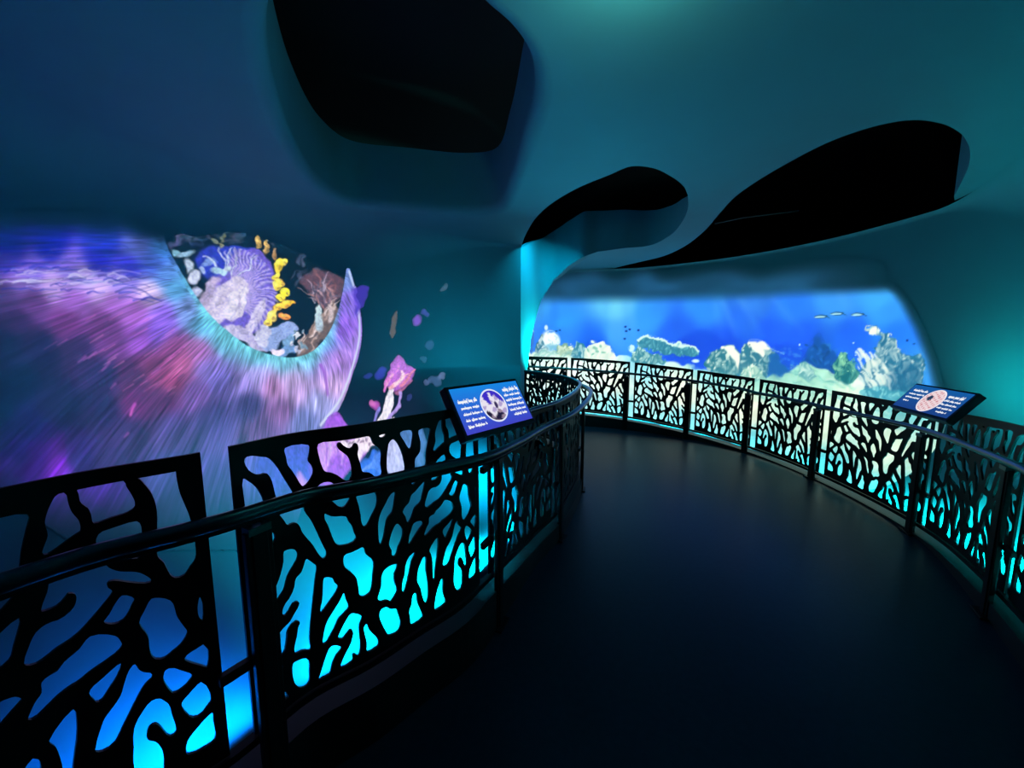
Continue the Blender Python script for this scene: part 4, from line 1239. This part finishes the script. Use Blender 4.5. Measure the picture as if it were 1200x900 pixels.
def to_panel(loop, s0):
    out = []
    for x, y in loop:
        s, z = LFC.cross(x, y, 0.6, S_L2E + .3)
        out.append(((s - s0) / PL, (z - float(L_BOT(s))) / (ZL - float(L_BOT(s)))))
    return np.array(out)


def tidy_loop(Lp):
    """smooth, keep inside the frame, straight where the frame cuts it"""
    Q_ = catmull(Lp, 3, closed=True)
    Q_[:, 0] = np.clip(Q_[:, 0], 0.018, 0.982)
    Q_[:, 1] = np.clip(Q_[:, 1], 0.022, 0.958)
    keep = [0]
    for i in range(1, len(Q_)):
        if np.hypot(*((Q_[i] - Q_[keep[-1]]) * [1.0, 1.0])) > 0.006:
            keep.append(i)
    return Q_[keep]


LOOPS = [tidy_loop(to_panel(l, S_L2S)) for l in TR2] + [tidy_loop(to_panel(l, S_L1E - PL)) for l in TR1]
LOOPS = [l for l in LOOPS if len(l) > 4]
FR_U = np.linspace(0, 1, 49)
FR_V = np.linspace(0, 1, 5)
frame = np.array([(u, 0) for u in FR_U[:-1]] + [(1, v) for v in FR_V[:-1]] + [(u, 1) for u in FR_U[::-1][:-1]] + [(0, v) for v in FR_V[::-1][:-1]])
PQ, PT_ = triangulate([frame] + LOOPS)
# outline edges (those used by one triangle) become the cut edge of the sheet
_e = np.sort(np.concatenate([PT_[:, [0, 1]], PT_[:, [1, 2]], PT_[:, [2, 0]]]), axis=1)
_ed = np.concatenate([PT_[:, [0, 1]], PT_[:, [1, 2]], PT_[:, [2, 0]]])
_u, _i, _c = np.unique(_e, axis=0, return_index=True, return_counts=True)
RIM = _ed[_i[_c == 1]]


def panel_mesh(curve, s0, s1, top, bot, mirror, thick=0.010, shift=0.0):
    u = 1 - PQ[:, 0] if mirror else PQ[:, 0]
    s = s0 + (s1 - s0) * u
    q = curve.at(s)[:, :2]
    n = curve.normal(s)
    z0, z1 = bot(s), top(s)
    z = z0 + (z1 - z0) * PQ[:, 1]
    f = np.c_[q + n * (shift + thick / 2), z]
    b_ = np.c_[q + n * (shift - thick / 2), z]
    N = len(f)
    V = np.concatenate([f, b_])
    T1 = PT_ if mirror else PT_[:, ::-1]
    tris = np.concatenate([T1[:, ::-1], T1 + N])
    i, j = RIM[:, 0], RIM[:, 1]
    side = np.concatenate([np.stack([i, j, j + N], -1), np.stack([i, j + N, i + N], -1)])
    if mirror:
        side = side[:, ::-1]
    return quads(V, np.concatenate([tris, side]))


def along(curve, s0, s1, off, z, n):
    s = np.linspace(s0, s1, n)
    q = curve.at(s)[:, :2] + curve.normal(s) * off
    zz = z(s) if callable(z) else np.full(n, z)
    return np.c_[q, zz]


def strip(curve, s0, s1, off0, off1, z0, z1, n):
    """a closed bar following the curve between two offsets and two heights"""
    s = np.linspace(s0, s1, n)
    nn = curve.normal(s)
    q = curve.at(s)[:, :2]
    a = z0(s) if callable(z0) else np.full(n, z0)
    b_ = z1(s) if callable(z1) else np.full(n, z1)
    ring = [np.c_[q + nn * off0, a], np.c_[q + nn * off1, a], np.c_[q + nn * off1, b_], np.c_[q + nn * off0, b_]]
    V = np.stack(ring, 1).reshape(-1, 3)
    Fc = []
    for i in range(n - 1):
        for k in range(4):
            Fc.append((i * 4 + k, i * 4 + (k + 1) % 4, (i + 1) * 4 + (k + 1) % 4, (i + 1) * 4 + k))
    Fc += [(3, 2, 1, 0), tuple((n - 1) * 4 + k for k in range(4))]
    return V, Fc


def post(parent, curve, s, side, ztop, rail_off, zrail, ztie, plate=0.078):
    """flat post on the walkway side with two stems up to the handrail and tie bars to the panels"""
    p = curve.at(s)[:2]
    n = curve.normal(np.array([s]))[0] * side                 # towards the walkway
    t = np.array([n[1], -n[0]])
    c = p + n * 0.045
    b = Build().box((*c, ztop / 2), (*t * plate / 2, 0), (*n * 0.011, 0), (0, 0, ztop / 2))
    b.box((*c, ztop / 2), (*t * plate * .30, 0), (*n * 0.017, 0), (0, 0, ztop / 2 - .004))
    b.box((*c, 0.006), (*t * plate * .8, 0), (*n * 0.04, 0), (0, 0, 0.006))
    po = b.make('post', M_black, parent, bevel=0.003)
    r = p + n * rail_off
    b = Build()
    for k in (-1, 1):
        d = t * plate * .22 * k
        b.tube([(*(c + d), ztop - 0.02), (*(c + d), ztop + (zrail - ztop) * .45), (*(r * .75 + c * .25 + d * .8), zrail - .012), (*(r + d * .8), zrail)], 0.006, 8)
    b.box((*c, ztop + .004), (*t * plate * .42, 0), (*n * 0.02, 0), (0, 0, 0.012))
    b.make('rail_bracket', M_steel, po, smooth=False)
    return po


def tie(parent, curve, s, side, z, half, po):
    p = curve.at(s)[:2]
    n = curve.normal(np.array([s]))[0] * side
    t = np.array([n[1], -n[0]])
    Build().box((*(p + n * .018), z), (*t * half, 0), (*n * 0.012, 0), (0, 0, 0.016)).make('tie_bar', M_black, po, bevel=0.002)


def rail_heights(curve, off, pts, lo, hi):
    """height of the handrail along its own line, from traced points"""
    ss = np.linspace(lo, hi, 700)
    line = Curve(np.c_[curve.at(ss)[:, :2] + curve.normal(ss) * off], 0)
    S, Z = [], []
    for x, y in pts:
        s, z = line.cross(x, y)
        S.append(np.interp(s, line.s, ss))
        Z.append(z)
    o_ = np.argsort(S)
    S, Z = np.array(S)[o_], np.array(Z)[o_]
    k = np.ones(3) / 3
    Zs = np.convolve(np.pad(Z, 1, mode='edge'), k, mode='valid')
    Zs = np.convolve(np.pad(Zs, 1, mode='edge'), k, mode='valid')
    return lambda s: np.interp(s, S, Zs)


# ---- left balustrade
LB = thing('coral_railing', 'black coral-cut railing curving along the left in front of the purple projection', 'railing', (*LFC.at(S_L2S)[:2], 0))
spans = [(S_L1E - PL, S_L1E), (S_L2S, S_L2E)]
s = S_L3S
while s + .35 < LFC.len:
    e = min(s + PL * .97, LFC.len - .03)
    spans.append((s, e))
    s = e + 0.055
for s0, s1 in spans:
    link('cut_panel', panel_mesh(LFC, s0, s1, L_TOP, L_BOT, False), M_black, LB, False)
LRAIL = rail_heights(LFC, -0.115, [(0, 680), (133, 647), (267, 603), (340, 589), (400, 572), (480, 557), (540, 541), (577, 530), (609, 518), (640, 505), (667, 489), (683, 472)], 0.4, S_L3S + 2.2)
LR_ = lambda s: np.where(np.asarray(s) > S_L3S + 1.9, LRAIL(S_L3S + 1.9), LRAIL(s))
b = Build().tube(along(LFC, 0.25, LFC.len - .05, -0.115, LR_, 160), 0.0215, 14)
b.make('handrail', M_steel, LB, True)
b = Build().tube(along(LFC, 0.25, LFC.len - .05, -0.115, lambda s: LR_(s) - .026, 160), 0.009, 8)
b.make('rail_underside_bar', M_black, LB, True)
b = Build().tube(along(LFC, S_L3S + .06, LFC.len - .05, 0.0, lambda s: L_TOP(s) + .004, 120), 0.017, 12)
b.make('top_rail', M_steel, LB, True)
b = Build().add(*strip(LFC, 0.25, LFC.len - .02, -.016, .016, lambda s: L_BOT(s) - .030, lambda s: L_BOT(s) - .004, 140))
b.make('bottom_rail', M_black, LB)
b = Build().add(*strip(LFC, 0.25, LFC.len - .02, -.05, .07, 0.0, lambda s: L_BOT(s) - .085, 140))
b.make('kerb', M_kerb, LB)
gaps = [(a[1], b_[0]) for a, b_ in zip(spans[:-1], spans[1:])]
for a, c in gaps:
    sp = c + 0.035
    zr = float(LR_(sp))
    po = post(LB, LFC, sp, -1, zr - .085, .115, zr, None)
    zb, zt = float(L_BOT(sp)), float(L_TOP(sp))
    for k in (0.30, 0.80):
        tie(LB, LFC, (a + c) / 2, -1, zb + (zt - zb) * k - .02, .05, po)

# ---- right balustrade
RB = thing('coral_railing', 'long black coral-cut railing sweeping around the far right side below the reef projection', 'railing', (*RFC.at(6.0)[:2], 0))
rs = lambda px, py: RFC.cross(px, py, 1.0)[0]
cuts = [(665, 669), (738.5, 744), (813, 818), (886, 892.5), (972, 979)]
seam = [(rs(a, 424), rs(b_, 424)) for a, b_ in cuts]
lenR = seam[1][0] - seam[0][1]
spans = [(seam[0][0] - lenR, seam[0][0])] + [(seam[i][1], seam[i + 1][0]) for i in range(4)]
spans.insert(0, (spans[0][0] - .06 - lenR, spans[0][0] - .06))
s = seam[4][1]
s2 = RFC.cross(1098, 478, 5.0)[0]
spans.append((s, s2))
s = s2 + .05
while s < RFC.len - .3:
    e = min(s + lenR * 1.02, RFC.len - .02)
    spans.append((s, e))
    s = e + .05
for s0, s1 in spans:
    link('cut_panel', panel_mesh(RFC, s0, s1, R_TOP, R_BOT, True), M_black, RB, False)
RRAIL = rail_heights(RFC, -0.12, [(624, 428.5), (665, 430.5), (740, 438), (811, 448), (870, 456), (887, 462), (966, 479), (1000, 484), (1045, 496), (1100, 512), (1150, 528), (1200, 543)], 1.0, RFC.len - .3)
b = Build().tube(along(RFC, .1, RFC.len - .1, -.12, RRAIL, 220), 0.020, 14)
b.make('handrail', M_steel, RB, True)
b = Build().add(*strip(RFC, .1, RFC.len - .05, -.016, .016, lambda s: R_BOT(s) - .030, lambda s: R_BOT(s) - .004, 180))
b.make('bottom_rail', M_black, RB)
b = Build().add(*strip(RFC, .1, RFC.len - .05, -.05, .07, 0.0, lambda s: np.maximum(R_BOT(s) - .075, .012), 180))
b.make('kerb', M_kerb, RB)
gaps = [(a[1], b_[0]) for a, b_ in zip(spans[:-1], spans[1:])]
for a, c in gaps:
    sp = a - 0.045
    zr = float(RRAIL(sp))
    po = post(RB, RFC, sp, -1, zr - .07, .12, zr, None, plate=.085)
    zb, zt = float(R_BOT(sp)), float(R_TOP(sp))
    for k in (0.30, 0.80):
        tie(RB, RFC, (a + c) / 2, -1, zb + (zt - zb) * k - .02, .05, po)


# ---- wash lights lying behind the balustrades, throwing colour over the swept wall
def wash_row(curve, s0, s1, n, zf, cols, power):
    step = (s1 - s0) / n
    for k in range(n):
        s = s0 + (k + .5) * step
        t = (k + .5) / n
        p = curve.at(s)[:2]
        nn = curve.normal(np.array([s]))[0]
        z = float(zf(s))
        kk = [c[0] for c in cols]
        c = [float(np.interp(t, kk, [q[1][j] for q in cols])) for j in range(3)]
        mx = max(c)
        pos = (*(p + nn * .085), z - .03)
        aim = (*(p + nn * 1.1), z - .03 + float(np.interp(t, kk, [q[2] for q in cols])))
        l = area_light('wash_lamp', pos, aim, step * .96, power * mx * step, [v / mx for v in c], float(np.interp(t, kk, [q[3] for q in cols])), .02)
        d = np.array([-nn[1], nn[0]])
        # turn the lamp's long side along the railing
        f = (Vector(aim) - Vector(pos)).normalized()
        x = Vector((*(-d), 0))
        y = (-f).cross(x).normalized()
        x = y.cross(-f).normalized()
        M = Matrix((x, y, -f)).transposed().to_4x4()
        M.translation = Vector(pos)
        l.matrix_world = M



sL = lambda px: (LFC.cross(px, 600, 0.6, S_L2E + 1.0)[0] - .2) / (S_L3S + 1.0 - .2)
wash_row(LFC, .2, S_L3S + 1.0, 14, L_BOT,
         [(0, (.0, .05, .30), -.42, 56), (sL(100), (0, .15, .72), -.42, 56), (sL(270), (0, .18, .78), -.44, 56), (sL(420), (0, .36, .72), -.38, 60), (sL(540), (0, 1.0, 1.1), -.3, 64), (sL(540) + .12, (0, 1.1, 1.3), -.32, 62), (1, (0, .9, 1.3), -.35, 62)], 20)
wash_row(RFC, 1.0, RFC.len - .4, 18, R_BOT,
         [(0, (0, .10, .12), -.3, 56), (.45, (0, .20, .2), -.3, 56), (.60, (0, .35, .34), -.3, 56), (.74, (0, 1.2, 1.05), -.1, 66), (1, (0, 1.2, 1.0), -.1, 66)], 18)
# ================================================================== information boards on the railings
def sign(label, C, psi, tilt, w, h, depth, g_top, g_bot, disc, lines, curve, s_post, side, screen_strength, title_lift, group=None):
    a = np.array([math.cos(psi), math.sin(psi), 0])
    hz = np.array([-math.sin(psi), math.cos(psi), 0])
    u = hz * math.cos(tilt) + np.array([0, 0, 1]) * math.sin(tilt)
    n = np.cross(a, u)                                        # out of the board
    C = np.asarray(C, float)
    t = thing('information_board', label, 'sign', tuple(C - n * depth / 2))
    Build().box(C - n * (depth / 2 + .002), a * w / 2, u * h / 2, n * depth / 2).make('case', M_case, t, bevel=0.004)
    bz = 0.016
    # screen with a vertical colour run
    nv = 9
    V, Fc = [], []
    for k in range(nv):
        y = -h / 2 + bz * 1.4 + (h - bz * 2.4) * k / (nv - 1)
        for x in (-w / 2 + bz, w / 2 - bz):
            V.append(C + a * x + u * y + n * .0015)
    for k in range(nv - 1):
        Fc.append((2 * k, 2 * k + 1, 2 * k + 3, 2 * k + 2))
    me = mesh(V, Fc)
    ca = me.color_attributes.new('picture', 'FLOAT_COLOR', 'POINT')
    cols = []
    for k in range(nv):
        f = k / (nv - 1)
        c = lin(np.array(g_bot) * (1 - f) + np.array(g_top) * f)
        cols += [(*c, 1)] * 2
    ca.data.foreach_set('color', np.array(cols, np.float32).ravel())
    scr = link('screen', me, picture('lit_screen', (.02, .02, .03), .25, screen_strength), t, False)
    # round photograph with a pale ring
    r = h * disc['r']
    cx, cy = disc['c'][0] * w, disc['c'][1] * h
    ring = Build()
    N = 48
    V = [C + a * (cx + q * math.cos(2 * math.pi * k / N)) + u * (cy + q * math.sin(2 * math.pi * k / N)) + n * .0030 for q in (r, r * .91) for k in range(N)]
    ring.add(V, [(k, (k + 1) % N, N + (k + 1) % N, N + k) for k in range(N)])
    ring.make('picture_ring', glow('ring_glow', tuple(lin(disc['ring'])), screen_strength), scr)
    rings = 12
    V, cc = [], []
    for q in np.linspace(0, .91, rings):
        for k in range(N):
            x, y = q * math.cos(2 * math.pi * k / N), q * math.sin(2 * math.pi * k / N)
            V.append(C + a * (cx + r * x) + u * (cy + r * y) + n * .0025)
            cc.append((*lin(disc['paint'](x, y)), 1))
    Fc = [(i * N + k, i * N + (k + 1) % N, (i + 1) * N + (k + 1) % N, (i + 1) * N + k) for i in range(rings - 1) for k in range(N)]
    me = mesh(V, Fc)
    ca = me.color_attributes.new('picture', 'FLOAT_COLOR', 'POINT')
    ca.data.foreach_set('color', np.array(cc, np.float32).ravel())
    link('round_picture', me, picture('lit_picture', (.02, .02, .03), .25, screen_strength), scr, False)
    # lines of white lettering: too small in the photograph to read, so word-shaped strokes
    rg = np.random.default_rng(5)
    ink = glow('letter_glow', (.95, .97, 1.0), screen_strength * .95)
    for (x0, x1, y, hh, joined) in lines:
        b = Build()
        x = x0
        while x < x1 - .008:
            wl = min(rg.uniform(.05, .13), x1 - x)
            xx = x
            while xx < x + wl - .002:
                lw = rg.uniform(.006, .011)
                up = hh * (rg.choice([.62, .62, .62, 1.0]))
                dn = hh * (rg.choice([0, 0, 0, .28]))
                p0 = C + a * (xx * w) + u * (y * h - dn * h) + n * .0030
                p1 = C + a * ((xx + lw * .75) * w) + u * (y * h - dn * h) + n * .0030
                b.add([p0, p1, p1 + u * (up + dn) * h, p0 + u * (up + dn) * h], [(0, 1, 2, 3)])
                xx += lw
            if joined or True:
                p0 = C + a * (x * w) + u * (y * h) + n * .0029
                p1 = C + a * ((x + wl) * w) + u * (y * h) + n * .0029
                b.add([p0, p1, p1 + u * hh * .42 * h, p0 + u * hh * .42 * h], [(0, 1, 2, 3)])
            x += wl + .014
        o = b.make('lettering', ink, scr)
        o['kind'] = 'stuff'
    # arm down to the railing
    p = curve.at(s_post)[:2] + curve.normal(np.array([s_post]))[0] * side * .03
    low = C - n * (depth + .002)
    b = Build().tube([low, (low + np.array([*p, C[2] - .14])) / 2 + np.array([0, 0, -.02]), np.array([*p, C[2] - .16]), np.array([*p, C[2] - .30])], .016, 10)
    b.make('support_arm', M_black, t, True)
    Build().box(low + n * .006, a * .07, u * .05, n * .006).make('mounting_plate', M_black, t)
    return t


def disc_left(x, y):
    nz = math.sin(9 * x + 3 * y) + math.sin(13 * y - 5 * x + 1)
    if y > .35 + .25 * math.sin(6 * x) and not (abs(x + .05) < .12 and y < .75):
        return (62, 44, 196)
    if y < -.45 + .2 * math.sin(7 * x):
        return (34, 26, 60) if nz < .4 else (150, 130, 150)
    if .05 < x < .25 and -.2 < y < .2:
        return (60, 46, 90)
    return (232, 226, 240) if nz > -.5 else (176, 160, 206)


def disc_right(x, y):
    nz = math.sin(15 * x + 4 * y) * math.sin(17 * y - 6 * x + 1)
    if (x + .35) ** 2 + (y - .2) ** 2 < .06:
        return (40, 60, 90)
    return (236, 214, 218) if nz > -.35 else (206, 130, 140)


sign('black-framed board with blue lit screen and round coral picture on the left railing', (-.087, 1.848, 1.271), math.radians(50.3), math.radians(58.3), .506, .262, .045,
     (24, 134, 226), (64, 66, 196), dict(c=(.0, .01), r=.335, ring=(226, 232, 250), paint=disc_left),
     [(-.43, -.20, .15, .075, False)] + [(-.42, -.185, .15 - .115 * (k + 1), .052, False) for k in range(4)]
     + [(.20, .44, .25, .085, True)] + [(.19, .44, .25 - .105 * (k + 1), .052, True) for k in range(4)] + [(.22, .42, -.27, .052, True)],
     LFC, S_L3S - .02, -1, 1.0, 0)
sign('black-framed board with dark blue screen and pale pink round picture on the right railing', (3.109, 2.824, 1.137), math.radians(-107.9), math.radians(52.3), .609, .254, .05,
     (20, 92, 164), (26, 62, 132), dict(c=(.03, .0), r=.40, ring=(246, 236, 240), paint=disc_right),
     [(-.40, -.15, .22, .08, False)] + [(-.42, -.15, .22 - .13 * (k + 1), .055, False) for k in range(2)] + [(-.40, -.30, -.17, .055, False)]
     + [(.20, .42, .20, .10, True)] + [(.20, .43, .20 - .125 * (k + 1), .055, True) for k in range(3)] + [(.25, .40, -.30, .055, True)],
     RFC, s2 + .02, -1, 1.0, 0)

# ================================================================== bits in the dark plenum and the lamp at the picture's top
def pipe(label, P_, r):
    o = Build().tube(P_, r, 8).make('conduit', M_pipe, None, True)
    o['label'] = label
    o['category'] = 'pipe'
    return o


pipe('thin grey conduit crossing the dark long ceiling opening', [at(838, 262, 3.45), at(870, 255, 3.45), at(936, 247, 3.45)], .012)
